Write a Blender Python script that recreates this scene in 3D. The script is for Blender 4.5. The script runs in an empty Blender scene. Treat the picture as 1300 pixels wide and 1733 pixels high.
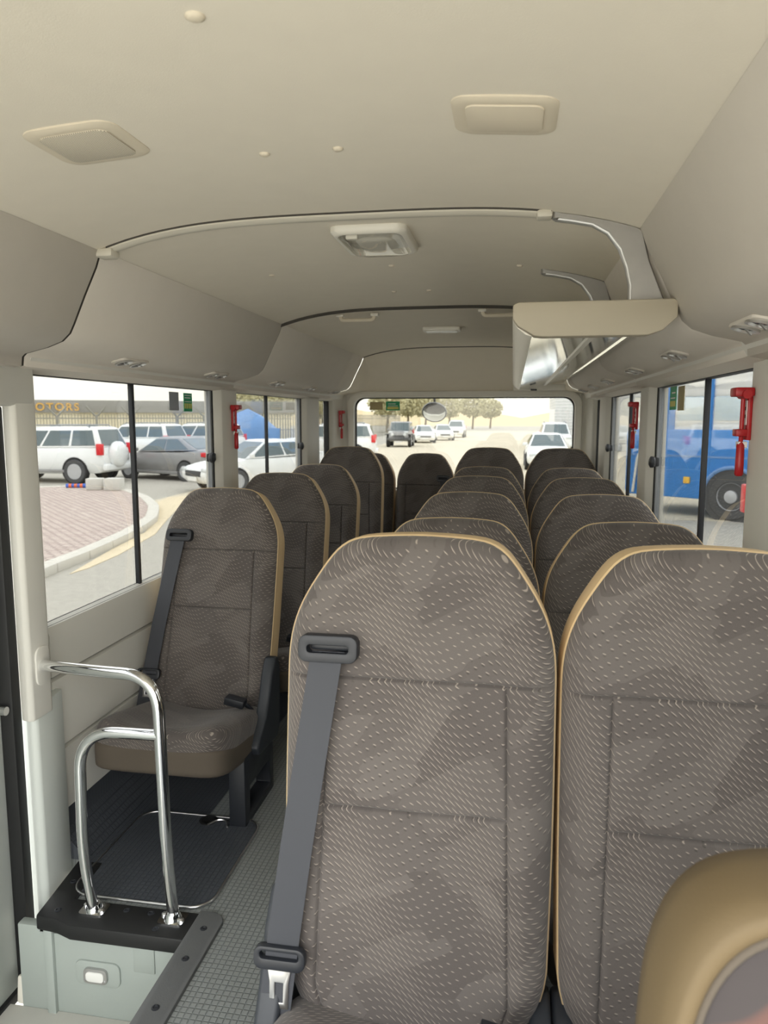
import bpy, bmesh, math, random
from mathutils import Vector, Matrix
random.seed(7)
PI = math.pi
sc = bpy.context.scene
COL = sc.collection

# ------------------------------------------------------------------ camera
FPX, VX, VY = 1250.0, 868.0, 707.0          # focal length and vanishing point of the bus axis, px of the 1300x1733 frame
TH = math.atan((866.5 - VY) / FPX)
PS = math.atan((VX - 650) / FPX * math.cos(TH))
CAM = Vector((0, 0, 1.33))
Fw = Vector((-math.sin(PS) * math.cos(TH), math.cos(PS) * math.cos(TH), -math.sin(TH)))
Rt = Vector((math.cos(PS), math.sin(PS), 0))
Up = Rt.cross(Fw)
cd = bpy.data.cameras.new('camera')
cam = bpy.data.objects.new('camera', cd)
COL.objects.link(cam)
cam.location = CAM
cam.rotation_euler = (PI / 2 - TH, 0, PS)
cd.sensor_fit = 'VERTICAL'
cd.sensor_height = 36.0
cd.lens = 36.0 * FPX / 1733.0
cd.clip_start = 0.02
cd.clip_end = 500
cd.dof.use_dof = True
cd.dof.focus_distance = 1.9
cd.dof.aperture_fstop = 7.5
sc.camera = cam

def ray(px, py):
    return Fw + Rt * ((px - 650) / FPX) - Up * ((py - 866.5) / FPX)
def onX(px, py, X):
    d = ray(px, py); return CAM + d * (X / d.x)
def onY(px, py, Y):
    d = ray(px, py); return CAM + d * (Y / d.y)
def onZ(px, py, Z):
    d = ray(px, py); return CAM + d * ((Z - CAM.z) / d.z)
GZ = -0.78                                   # road level (bus floor is z = 0)
def gp(px, py):
    return onZ(px, py, GZ)

# ------------------------------------------------------------------ world and exposure
SKY = 4.4
w = bpy.data.worlds.new('hazy_sky'); sc.world = w
w.use_nodes = True
nt = w.node_tree
for n in list(nt.nodes): nt.nodes.remove(n)
out = nt.nodes.new('ShaderNodeOutputWorld'); bg = nt.nodes.new('ShaderNodeBackground')
tc = nt.nodes.new('ShaderNodeTexCoord'); sx = nt.nodes.new('ShaderNodeSeparateXYZ')
cr = nt.nodes.new('ShaderNodeValToRGB')
nt.links.new(tc.outputs['Generated'], sx.inputs[0]); nt.links.new(sx.outputs['Z'], cr.inputs[0])
cr.color_ramp.elements[0].position = 0.0; cr.color_ramp.elements[0].color = (0.72, 0.685, 0.60, 1)
cr.color_ramp.elements[1].position = 0.6; cr.color_ramp.elements[1].color = (0.96, 0.98, 1.0, 1)
nt.links.new(cr.outputs[0], bg.inputs[0]); bg.inputs[1].default_value = SKY
nt.links.new(bg.outputs[0], out.inputs[0])
vs = sc.view_settings
sc.display_settings.display_device = 'sRGB'
vs.view_transform = 'Standard'; vs.look = 'None'; vs.exposure = 0.48; vs.gamma = 1.0; vs.use_curve_mapping = False
sc.cycles.max_bounces = 12; sc.cycles.diffuse_bounces = 7; sc.cycles.transparent_max_bounces = 16

# ------------------------------------------------------------------ materials
MATS = {}
def srgb(r, g, b):
    def c(u):
        u /= 255.0
        return u / 12.92 if u <= 0.04045 else ((u + 0.055) / 1.055) ** 2.4
    return (c(r), c(g), c(b), 1)
class NT:
    def __init__(s, name):
        s.m = bpy.data.materials.new(name); s.m.use_nodes = True; s.t = s.m.node_tree
        s.b = s.t.nodes['Principled BSDF']; s.o = s.t.nodes['Material Output']
    def n(s, typ, **kw):
        x = s.t.nodes.new(typ)
        for k, v in kw.items(): setattr(x, k, v)
        return x
    def l(s, a, b): s.t.links.new(a, b)
    def val(s, sock, v):
        if hasattr(v, 'is_output'): s.l(v, sock)
        else: sock.default_value = v
    def math(s, op, a, b=0.0, c=0.0, clamp=False):
        x = s.n('ShaderNodeMath', operation=op, use_clamp=clamp)
        for i, v in enumerate((a, b, c)): s.val(x.inputs[i], v)
        return x.outputs[0]
    def mix(s, fac, a, b):
        x = s.n('ShaderNodeMix', data_type='RGBA')
        s.val(x.inputs[0], fac); s.val(x.inputs[6], a); s.val(x.inputs[7], b)
        return x.outputs[2]
    def coords(s):
        x = s.n('ShaderNodeTexCoord'); return x.outputs['Object']
    def noise(s, vec, scale, detail=3.0):
        x = s.n('ShaderNodeTexNoise'); s.l(vec, x.inputs['Vector'])
        x.inputs['Scale'].default_value = scale; x.inputs['Detail'].default_value = detail
        return x.outputs['Fac']
    def bump(s, h, strength, dist):
        x = s.n('ShaderNodeBump'); x.inputs['Strength'].default_value = strength; x.inputs['Distance'].default_value = dist
        s.l(h, x.inputs['Height']); s.l(x.outputs[0], s.b.inputs['Normal'])

def plain(name, col, rough=0.5, metal=0.0, var=0.06, vscale=14.0, bump=0.0, bscale=300.0, spec=0.5):
    t = NT(name)
    c = t.coords()
    if var > 0:
        f = t.noise(c, vscale)
        hi = tuple(min(1, v * (1 + var)) for v in col[:3]) + (1,); lo = tuple(v * (1 - var) for v in col[:3]) + (1,)
        t.l(t.mix(f, lo, hi), t.b.inputs['Base Color'])
    else:
        t.b.inputs['Base Color'].default_value = col
    t.b.inputs['Roughness'].default_value = rough; t.b.inputs['Metallic'].default_value = metal
    t.b.inputs['Specular IOR Level'].default_value = spec
    if bump > 0: t.bump(t.noise(c, bscale, 2.0), bump, 0.001)
    MATS[name] = t.m
    return t.m
def glass(name, tint, refl=0.03, edge=0.5):
    t = NT(name); t.t.nodes.remove(t.b)
    tr = t.n('ShaderNodeBsdfTransparent'); tr.inputs[0].default_value = tint
    gl = t.n('ShaderNodeBsdfGlossy'); gl.inputs['Roughness'].default_value = 0.02
    lw = t.n('ShaderNodeLayerWeight'); lw.inputs[0].default_value = 0.5
    p = t.math('POWER', lw.outputs['Facing'], 4.0)
    fac = t.math('ADD', t.math('MULTIPLY', p, edge), refl)
    mx = t.n('ShaderNodeMixShader'); t.l(fac, mx.inputs[0]); t.l(tr.outputs[0], mx.inputs[1]); t.l(gl.outputs[0], mx.inputs[2])
    t.l(mx.outputs[0], t.o.inputs[0]); MATS[name] = t.m
    return t.m

plain('headliner', srgb(225, 218, 203), 0.9, var=0.03, bump=0.25, bscale=500, spec=0.15)
plain('duct', srgb(208, 202, 192), 0.75, var=0.03, bump=0.2, bscale=450, spec=0.25)
plain('trim_grey', srgb(212, 211, 204), 0.55, var=0.02, bump=0.1, bscale=500, spec=0.35)
plain('pillar_grey', srgb(216, 214, 206), 0.55, var=0.02, spec=0.35)
plain('rib', srgb(205, 200, 186), 0.5, var=0.02)
plain('dark_line', srgb(70, 66, 60), 0.8, var=0.0)
plain('white_plastic', srgb(228, 224, 212), 0.35, var=0.02)
plain('rack_board', srgb(172, 164, 146), 0.6, var=0.02)
plain('cream_plastic', srgb(214, 204, 184), 0.6, var=0.02)
plain('painted_metal', srgb(164, 172, 167), 0.4, var=0.03)
plain('door_white', srgb(200, 206, 202), 0.4, var=0.02)
plain('black_rubber', srgb(24, 25, 26), 0.6, var=0.1)
plain('black_plastic', srgb(32, 35, 41), 0.45, var=0.05)
plain('dark_plastic', srgb(42, 46, 52), 0.5, var=0.05)
plain('nosing', srgb(104, 106, 107), 0.65, var=0.05, bump=0.3, bscale=250)
plain('chrome', (0.82, 0.83, 0.84, 1), 0.1, 1.0, var=0.0)
plain('steel', (0.62, 0.62, 0.62, 1), 0.3, 1.0, var=0.04)
plain('cast_alloy', srgb(168, 166, 162), 0.42, 0.45, var=0.12, vscale=25)
plain('silver_plastic', srgb(180, 180, 178), 0.3, 0.6, var=0.02)
plain('tan_vinyl', srgb(205, 180, 140), 0.6, var=0.04, bump=0.15, bscale=400)
plain('tan_seat', srgb(98, 83, 57), 0.7, var=0.05, bump=0.2, bscale=350)
plain('seat_dark', srgb(84, 76, 66), 0.85, var=0.06, bump=0.3, bscale=500)
plain('back_cloth', srgb(60, 58, 58), 0.85, var=0.05)
plain('red_plastic', srgb(170, 22, 30), 0.35, var=0.04)
plain('white_paper', srgb(235, 235, 232), 0.6, var=0.0)
plain('sticker_green', srgb(10, 150, 95), 0.5, var=0.0)
plain('sticker_grey', srgb(140, 144, 148), 0.5, var=0.03)
plain('sticker_tan', srgb(165, 152, 110), 0.6, var=0.08, vscale=120)
plain('sticker_yellow', srgb(205, 205, 110), 0.6, var=0.0)
plain('mirror', (0.85, 0.87, 0.84, 1), 0.06, 1.0, var=0.0)
plain('lens_white', srgb(236, 236, 232), 0.15, var=0.0)
glass('window_glass', (0.553, 0.557, 0.55, 1), 0.05)    # one surface; a pane has two
glass('clear_lens', (0.97, 0.97, 0.96, 1), 0.06, 0.6)
glass('mirror_glass', (0.8, 0.85, 0.8, 1), 0.25, 0.5)
# outdoors
plain('asphalt', srgb(176, 172, 162), 0.95, var=0.16, vscale=9, spec=0.1)
plain('road_light', srgb(205, 196, 176), 0.95, var=0.08, vscale=2, spec=0.1)
plain('sand', srgb(216, 202, 174), 0.95, var=0.1, vscale=3, spec=0.1)
plain('kerb', srgb(206, 202, 192), 0.9, var=0.08, vscale=4)
plain('concrete', srgb(205, 203, 196), 0.9, var=0.06)
plain('car_white', srgb(236, 238, 238), 0.25, var=0.0)
plain('car_grey', srgb(150, 150, 150), 0.35, 0.3, var=0.05, vscale=2)
plain('car_glass', srgb(92, 106, 110), 0.08, var=0.1, vscale=1.5)
plain('car_glass_pale', srgb(196, 212, 222), 0.1, var=0.08, vscale=1.5)
plain('tyre', srgb(78, 79, 80), 0.8, var=0.05)
plain('rim', srgb(190, 192, 196), 0.35, 0.5, var=0.05)
plain('tail_red', srgb(214, 40, 48), 0.25, var=0.05)
plain('headlamp', srgb(215, 220, 222), 0.15, 0.3, var=0.05)
plain('amber', srgb(240, 190, 70), 0.3, var=0.0)
plain('truck_blue', srgb(50, 128, 205), 0.4, var=0.06, vscale=1.2)
plain('tarp_blue', srgb(112, 150, 200), 0.6, var=0.1, vscale=1.0)
plain('wall_cream', srgb(226, 216, 186), 0.9, var=0.05, vscale=0.4)
plain('roof_grey', srgb(150, 148, 142), 0.7, var=0.05, vscale=0.5)
plain('fence_grey', srgb(140, 138, 128), 0.7, var=0.05)
plain('sign_gold', srgb(214, 170, 90), 0.5, var=0.0)
plain('hill', srgb(206, 190, 156), 1.0, var=0.1, vscale=0.05, spec=0.0)
plain('leaf', srgb(186, 180, 142), 0.9, var=0.25, vscale=0.6, spec=0.1)
plain('bark', srgb(120, 104, 82), 0.9, var=0.1)
plain('stripe_orange', srgb(225, 110, 60), 0.5, var=0.0)
plain('stripe_blue', srgb(60, 100, 190), 0.5, var=0.0)

def fabric(name, base, hi, streak, cell=0.0190, row=0.0086):
    """woven seat cloth: short pale dashes, staggered like bricks and sheared by a wave, over tonal blocks"""
    t = NT(name)
    c = t.coords(); s = t.n('ShaderNodeSeparateXYZ'); t.l(c, s.inputs[0])
    x = s.outputs['X']; v0 = t.math('SUBTRACT', s.outputs['Z'], s.outputs['Y'])
    K = 30.0
    ph = t.math('ADD', t.math('MULTIPLY', x, K), t.math('MULTIPLY', v0, 13.0))
    sn = t.math('SINE', ph); cs = t.math('COSINE', ph)
    v = t.math('SUBTRACT', t.math('ADD', v0, t.math('MULTIPLY', x, 0.72)), t.math('MULTIPLY', cs, 0.50 / K))
    st = t.math('ADD', t.math('MULTIPLY', sn, 0.5), 0.5)
    vr = t.math('DIVIDE', v, row); ri = t.math('FLOOR', vr)
    u = t.math('ADD', t.math('DIVIDE', x, cell), t.math('MULTIPLY', ri, 0.38))
    p = t.math('MULTIPLY', t.math('SUBTRACT', t.math('FRACT', u), 0.5), cell)
    q = t.math('MULTIPLY', t.math('SUBTRACT', t.math('FRACT', vr), 0.5), row)
    ln = t.math('ADD', t.math('MULTIPLY', st, 0.0046), 0.0032)
    pl = t.math('DIVIDE', p, ln); body = t.math('SUBTRACT', 1.15, t.math('MULTIPLY', pl, pl))
    th = t.math('ADD', t.math('MULTIPLY', st, 0.00035), 0.0007)
    dash = t.math('MULTIPLY', t.math('SUBTRACT', body, t.math('DIVIDE', t.math('ABSOLUTE', q), th)), 1.6, clamp=True)
    dk = t.math('SUBTRACT', body, t.math('DIVIDE', t.math('ABSOLUTE', t.math('ADD', q, 0.0024)), 0.0014), clamp=True)
    # tonal blocks on a slant
    mp = t.n('ShaderNodeCombineXYZ')
    t.l(t.math('ADD', t.math('MULTIPLY', x, 0.8), t.math('MULTIPLY', v0, 0.55)), mp.inputs[0])
    t.l(t.math('SUBTRACT', t.math('MULTIPLY', v0, 1.7), t.math('MULTIPLY', x, 0.9)), mp.inputs[1])
    vo = t.n('ShaderNodeTexVoronoi', distance='CHEBYCHEV'); t.l(mp.outputs[0], vo.inputs['Vector']); vo.inputs['Scale'].default_value = 9.0
    sb = t.n('ShaderNodeSeparateColor'); t.l(vo.outputs['Color'], sb.inputs[0])
    blk = t.math('ADD', t.math('MULTIPLY', sb.outputs[0], 0.7), t.math('MULTIPLY', t.noise(c, 900.0, 2.0), 0.6))
    colr = t.mix(blk, base, hi)
    dark = tuple(k * 0.62 for k in base[:3]) + (1,)
    colr = t.mix(t.math('MULTIPLY', dk, t.math('MULTIPLY', sb.outputs[1], 0.75)), colr, dark)
    colr = t.mix(t.math('MULTIPLY', dash, 0.62), colr, streak)
    t.l(colr, t.b.inputs['Base Color'])
    t.b.inputs['Roughness'].default_value = 0.9; t.b.inputs['Specular IOR Level'].default_value = 0.15
    t.b.inputs['Sheen Weight'].default_value = 0.15; t.b.inputs['Sheen Roughness'].default_value = 0.5
    t.bump(t.math('ADD', t.noise(c, 1100.0, 1.0), t.math('MULTIPLY', dash, 0.4)), 0.3, 0.0006)
    MATS[name] = t.m
fabric('fabric', srgb(78, 73, 71), srgb(98, 93, 90), srgb(176, 165, 154))

def floor_tone(name, base, hi, cell=0.0155):
    """ribbed vinyl floor with rows of small raised lozenges"""
    t = NT(name)
    c = t.coords(); s = t.n('ShaderNodeSeparateXYZ'); t.l(c, s.inputs[0])
    y = t.math('DIVIDE', s.outputs['Y'], cell); r = t.math('FLOOR', y)
    x = t.math('ADD', t.math('DIVIDE', s.outputs['X'], cell), t.math('MULTIPLY', r, 0.0))
    p = t.math('ABSOLUTE', t.math('SUBTRACT', t.math('FRACT', x), 0.5)); q = t.math('ABSOLUTE', t.math('SUBTRACT', t.math('FRACT', y), 0.5))
    d = t.math('MAXIMUM', p, q)
    m = t.math('SUBTRACT', 1.0, t.math('MULTIPLY', t.math('SUBTRACT', d, 0.36), 12.0), clamp=True)
    t.l(t.mix(t.math('MULTIPLY', m, 0.8), base, hi), t.b.inputs['Base Color'])
    t.b.inputs['Roughness'].default_value = 0.42
    t.bump(m, 0.6, 0.002)
    MATS[name] = t.m
floor_tone('floor_vinyl', srgb(112, 116, 116), srgb(140, 144, 142))
floor_tone('floor_dark', srgb(62, 66, 72), srgb(76, 80, 86))

def belt_mat():
    t = NT('belt'); c = t.coords()
    wv = t.n('ShaderNodeTexWave', bands_direction='Z'); t.l(c, wv.inputs[0]); wv.inputs['Scale'].default_value = 260.0
    t.l(t.mix(wv.outputs['Fac'], srgb(44, 46, 52), srgb(60, 63, 70)), t.b.inputs['Base Color'])
    t.b.inputs['Roughness'].default_value = 0.6; t.bump(wv.outputs['Fac'], 0.3, 0.0006); MATS['belt'] = t.m
belt_mat()
def paver_mat():
    t = NT('paver'); c = t.coords()
    br = t.n('ShaderNodeTexBrick'); t.l(c, br.inputs['Vector'])
    br.inputs['Color1'].default_value = srgb(214, 200, 190); br.inputs['Color2'].default_value = srgb(190, 172, 164); br.inputs['Mortar'].default_value = srgb(150, 136, 128)
    br.inputs['Scale'].default_value = 2.4; br.inputs['Mortar Size'].default_value = 0.05
    t.l(br.outputs['Color'], t.b.inputs['Base Color']); t.b.inputs['Roughness'].default_value = 0.95
    MATS['paver'] = t.m
paver_mat()
def corr_mat():
    t = NT('corrugated'); c = t.coords()
    wv = t.n('ShaderNodeTexWave', bands_direction='Z'); t.l(c, wv.inputs[0]); wv.inputs['Scale'].default_value = 1.6
    t.l(t.mix(wv.outputs['Fac'], srgb(206, 208, 208), srgb(232, 233, 232)), t.b.inputs['Base Color']); t.b.inputs['Roughness'].default_value = 0.6
    MATS['corrugated'] = t.m
corr_mat()
def grille_mat():
    t = NT('grille'); c = t.coords()
    vo = t.n('ShaderNodeTexVoronoi'); t.l(c, vo.inputs['Vector']); vo.inputs['Scale'].default_value = 260.0; vo.inputs['Randomness'].default_value = 0.0
    m = t.math('SUBTRACT', 1.0, t.math('MULTIPLY', t.math('SUBTRACT', vo.outputs['Distance'], 0.3), 8.0), clamp=True)
    t.l(t.mix(m, srgb(206, 198, 180), srgb(150, 143, 128)), t.b.inputs['Base Color']); t.b.inputs['Roughness'].default_value = 0.7
    MATS['grille'] = t.m
grille_mat()

# ------------------------------------------------------------------ mesh helpers
class MB:
    def __init__(s): s.v = []; s.f = []
    def add(s, vs_, fs):
        o = len(s.v); s.v += [tuple(p) for p in vs_]; s.f += [tuple(i + o for i in q) for q in fs]; return s
    def box(s, c, d, rot=None):
        hx, hy, hz = d[0] / 2, d[1] / 2, d[2] / 2
        P = [Vector((sx_ * hx, sy * hy, sz * hz)) for sx_ in (-1, 1) for sy in (-1, 1) for sz in (-1, 1)]
        if rot is not None: P = [rot @ p for p in P]
        return s.add([p + Vector(c) for p in P], [(0, 1, 3, 2), (4, 6, 7, 5), (0, 4, 5, 1), (2, 3, 7, 6), (0, 2, 6, 4), (1, 5, 7, 3)])
    def bb(s, x0, x1, y0, y1, z0, z1):
        return s.box(((x0 + x1) / 2, (y0 + y1) / 2, (z0 + z1) / 2), (abs(x1 - x0), abs(y1 - y0), abs(z1 - z0)))
    def prism(s, pts, axis, a0, a1):
        def P(u, v, a): return {'X': (a, u, v), 'Y': (u, a, v), 'Z': (u, v, a)}[axis]
        n = len(pts)
        V = [P(u, v, a0) for u, v in pts] + [P(u, v, a1) for u, v in pts]
        F = [tuple(range(n - 1, -1, -1)), tuple(range(n, 2 * n))] + [(i, (i + 1) % n, n + (i + 1) % n, n + i) for i in range(n)]
        return s.add(V, F)
    def loft(s, rings, closed=True, cap=True, loop=False):
        n = len(rings[0]); V = [p for r in rings for p in r]; F = []
        m = len(rings)
        for k in range(m if loop else m - 1):
            k2 = (k + 1) % m
            for i in range(n if closed else n - 1):
                j = (i + 1) % n
                F.append((k * n + i, k * n + j, k2 * n + j, k2 * n + i))
        if cap and closed and not loop:
            F.append(tuple(range(n - 1, -1, -1))); F.append(tuple((m - 1) * n + i for i in range(n)))
        return s.add(V, F)
    def tube(s, path, r, seg=12, cap=True):
        P = [Vector(p) for p in path]; rings = []; prev = None
        for i, p in enumerate(P):
            d = (P[min(i + 1, len(P) - 1)] - P[max(i - 1, 0)]).normalized()
            if prev is None:
                a = d.cross(Vector((0, 0, 1)) if abs(d.z) < 0.9 else Vector((1, 0, 0))).normalized()
            else:
                a = (prev - d * prev.dot(d)).normalized()
            prev = a; b = d.cross(a)
            rr = r[i] if isinstance(r, (list, tuple)) else r
            rings.append([p + (a * math.cos(2 * PI * k / seg) + b * math.sin(2 * PI * k / seg)) * rr for k in range(seg)])
        return s.loft(rings, True, cap)
    def cyl(s, p0, p1, r, seg=16, r2=None):
        return s.tube([p0, p1], [r, r if r2 is None else r2], seg)
    def lathe(s, c, axis, prof, seg=24):
        """prof: (radius, offset along axis)"""
        ax = Vector(axis).normalized(); a = ax.orthogonal().normalized(); b = ax.cross(a); c = Vector(c)
        return s.loft([[c + ax * h + (a * math.cos(2 * PI * k / seg) + b * math.sin(2 * PI * k / seg)) * r for k in range(seg)] for r, h in prof])
    def mesh(s, name, mat, bevel=0.0, segs=2, smooth=35, weld=False):
        me = bpy.data.meshes.new(name); bm = bmesh.new()
        vv = [bm.verts.new(p) for p in s.v]
        for q in s.f:
            if len(set(q)) > 2:
                try: bm.faces.new([vv[i] for i in q])
                except ValueError: pass
        if weld: bmesh.ops.remove_doubles(bm, verts=bm.verts, dist=1e-5)
        bmesh.ops.recalc_face_normals(bm, faces=bm.faces)
        if bevel > 0:
            ed = [e for e in bm.edges if len(e.link_faces) == 2 and e.calc_face_angle(0) > 0.5]
            bmesh.ops.bevel(bm, geom=ed, offset=bevel, segments=segs, profile=0.5, affect='EDGES', clamp_overlap=True)
        lim = math.radians(smooth)
        for f in bm.faces: f.smooth = smooth > 0
        for e in bm.edges:
            if len(e.link_faces) == 2 and e.calc_face_angle(0) > lim: e.smooth = False
        bm.to_mesh(me); bm.free()
        me.materials.append(MATS[mat] if isinstance(mat, str) else mat)
        return me
    def build(s, name, mat, parent=None, **kw):
        return link(name, s.mesh(name, mat, **kw), parent)

def link(name, me, parent=None, loc=None, rot=None):
    o = bpy.data.objects.new(name, me); COL.objects.link(o)
    if parent is not None: o.parent = parent
    if loc is not None: o.location = loc
    if rot is not None: o.rotation_euler = rot
    return o
def thing(name, label, cat, loc=(0, 0, 0), rz=0.0, group=None):
    o = link(name, None, None, loc, (0, 0, rz)); return tag(o, label, cat, group)
def tag(o, label, cat, group=None):
    o['label'] = label; o['category'] = cat
    if group: o['group'] = group
    return o
def struct(o, label=None):
    o['kind'] = 'structure'
    if label: o['label'] = label
    return o
def arc(c, r, a0, a1, n, f):
    return [f(c[0] + r * math.cos(a0 + (a1 - a0) * i / n), c[1] + r * math.sin(a0 + (a1 - a0) * i / n)) for i in range(n + 1)]
def rrect(x0, x1, y0, y1, r, n=5):
    P = []
    for cx, cy, a in ((x1 - r, y1 - r, 0), (x0 + r, y1 - r, PI / 2), (x0 + r, y0 + r, PI), (x1 - r, y0 + r, 1.5 * PI)):
        for i in range(n + 1):
            t = a + PI / 2 * i / n; P.append((cx + r * math.cos(t), cy + r * math.sin(t)))
    return P
def smoothpath(pts, rad, n=6):
    """round the corners of a polyline"""
    P = [Vector(p) for p in pts]; o = [P[0]]
    for i in range(1, len(P) - 1):
        a, b, c = P[i - 1], P[i], P[i + 1]
        r = min(rad, (a - b).length * 0.49, (c - b).length * 0.49)
        p0 = b + (a - b).normalized() * r; p1 = b + (c - b).normalized() * r
        for k in range(n + 1):
            t = k / n; o.append(p0 * (1 - t) ** 2 + b * 2 * t * (1 - t) + p1 * t * t)
    o.append(P[-1]); return o
def ring_prism(mb, outer, inner, axis, a0, a1):
    def P(u, v, a): return {'X': (a, u, v), 'Y': (u, a, v), 'Z': (u, v, a)}[axis]
    rings = [[P(u, v, a) for u, v in pts] for pts, a in ((outer, a0), (outer, a1), (inner, a1), (inner, a0))]
    return mb.loft(rings, True, False, True)

# ------------------------------------------------------------------ the bus shell
XC, HW = -0.375, 0.945                       # centre line and inner half width
XL, XR = XC - HW, XC + HW
Y0, YR = -0.10, 5.45                         # open front of the modelled cabin, rear wall
WZ0, WZ1 = 0.73, 1.45                        # window sill and head
DUCT = [(.640, 1.740), (.655, 1.70), (.690, 1.632), (.722, 1.565), (.735, 1.541), (.757, 1.522), (.80, 1.507), (.862, 1.493), (.872, 1.484), (.875, 1.462), (.945, 1.450)]
def ceil_z(x): return 1.802 - 0.062 * (abs(x - XC) / 0.643) ** 3.5

# floor (L-shaped around the stairwell)
STX, STY = -0.80, 1.655
m = MB(); L = [(XL, 1.91), (-1.262, 1.91), (-1.232, STY), (STX, STY), (STX, Y0), (XR, Y0), (XR, YR), (XL, YR)]
m.prism(L, 'Z', -0.05, 0.0)
floor = struct(m.build('floor', 'floor_vinyl', smooth=20), 'grey ribbed vinyl bus floor with raised lozenges')
# darker strip of floor under the single seats, coving against the wall
m = MB(); m.prism([(-1.24, 0.004), (XL + .004, 0.085), (XL + .004, 0.165), (XL, 0.165), (XL, 0.001), (-1.24, 0.001)], 'Y', 1.9, YR)
m.build('coving', 'floor_dark', floor, smooth=60)
m = MB(); m.prism([(-1.24, 1.76), (-0.98, 1.76), (-0.98, YR - .02), (-1.24, YR - .02)], 'Z', 0.0, 0.004)
m.build('floor_tone', 'floor_dark', floor, smooth=20)
# stairwell
m = MB(); m.bb(-1.36, STX, Y0, STY + .0, -0.31, -0.28)
sw = struct(m.build('trim_1', 'concrete', bevel=0.003), 'stair tread plate at the bottom of the door well')
m = MB()
m.bb(-1.30, STX + .03, STY, STY + 0.03, -0.3, -0.035)
m.bb(STX, STX + 0.03, Y0, STY, -0.3, -0.05)
wellw = struct(m.build('wall_well', 'painted_metal', bevel=0.004), 'painted metal riser below the cabin floor')
m = MB(); m.prism(rrect(-1.13, -1.0, -0.185, -0.115, 0.02), 'Y', STY - .006, STY + .002); m.build('recess_plate', 'painted_metal', wellw, bevel=0.002)
m = MB(); m.bb(-1.215, -1.19, STY - .012, STY + .01, -0.29, -0.035); m.build('post_flange', 'painted_metal', wellw, bevel=0.003)
m = MB(); m.bb(-0.96, -0.90, STY - .004, STY, -0.13, -0.045); m.build('raised_rib', 'painted_metal', wellw, bevel=0.002)
lampo = thing('step_lamp', 'small white step lamp with chrome rim on the stair riser', 'lamp', (-1.068, STY - .006, -0.152))
m = MB(); m.prism(rrect(-.034, .034, -.022, .022, .014), 'Y', -.008, 0.002); m.build('rim', 'silver_plastic', lampo, bevel=.002)
m = MB(); m.prism(rrect(-.026, .026, -.014, .014, .01), 'Y', -.011, 0.0); m.build('lens', 'lens_white', lampo, bevel=.002)
for s_ in (-1, 1):
    m = MB(); m.cyl((s_ * .027, -.0115, -.012), (s_ * .027, -.004, -.012), .003, 8); m.build('screw', 'steel', lampo)
# rubber nosing along the well
nos = thing('stair_nosing', 'dark rubber nosing screwed along the floor edge of the stairwell', 'edge strip', (0, 0, 0))
m = MB(); m.prism([(-1.232, 1.64), (-1.17, 1.635), (-1.12, 1.618), (-0.80, 1.618), (-0.80, 1.725), (-1.165, 1.725), (-1.18, 1.89), (-1.262, 1.89)], 'Z', -0.035, 0.008)
m.build('cross_strip', 'black_rubber', nos, bevel=.006)
m = MB(); m.prism([(-0.803, 1.60), (-0.803, Y0), (-0.726, Y0), (-0.726, 1.70), (-0.735, 1.72), (-0.76, 1.735), (-0.803, 1.735)], 'Z', -0.035, 0.0105)
m.build('side_strip', 'nosing', nos, bevel=.005)
for x, y in ((-1.185, 1.67), (-1.215, 1.79), (-1.0, 1.70), (-0.93, 1.70), (-0.89, 1.645), (-0.765, 1.665), (-0.765, 1.555), (-0.765, 1.40), (-0.765, 1.25), (-0.765, 1.08)):
    m = MB(); m.lathe((x, y, 0.007 if x < -.8 else .0095), (0, 0, 1), [(.0095, 0), (.0095, .002), (.006, .0035), (.003, .0015)], 10); m.build('screw', 'black_plastic', nos)
# floor hatch with bright edging
hat = thing('floor_hatch', 'grey floor hatch with rounded bright metal edge before the single seat', 'hatch', (0, 0, 0))
HP = rrect(-1.20, -0.79, 1.745, 2.19, 0.06, 8)
m = MB(); m.prism(HP, 'Z', 0.001, 0.0065); m.build('panel', 'floor_dark', hat, smooth=20)  # same floor texture, shade over the hatch put into a darker colour
m = MB(); ph = [(x, y, .006) for x, y in rrect(-1.203, -0.787, 1.742, 2.193, 0.063, 8)]
m.loft([[(Vector(p) + Vector((math.cos(a) * .0, 0, math.sin(a) * .0045)) + (Vector(p) - Vector((-.995, 1.967, .006))).normalized() * math.cos(a) * .0045) for p in ph] for a in [2 * PI * k / 8 for k in range(8)]], True, False, True)
m.build('edging', 'steel', hat, smooth=80)
m = MB(); m.lathe((-0.965, 2.165, .006), (0, 0, 1), [(.03, 0), (.03, .003), (.022, .004), (.018, .0015)], 18); m.build('finger_hole', 'black_rubber', hat)
m = MB(); m.tube(smoothpath([(-.955, 2.135, .011), (-.93, 2.165, .014), (-.90, 2.165, .014), (-.885, 2.13, .011)], .02), .0035, 6); m.build('pull', 'steel', hat)

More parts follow.
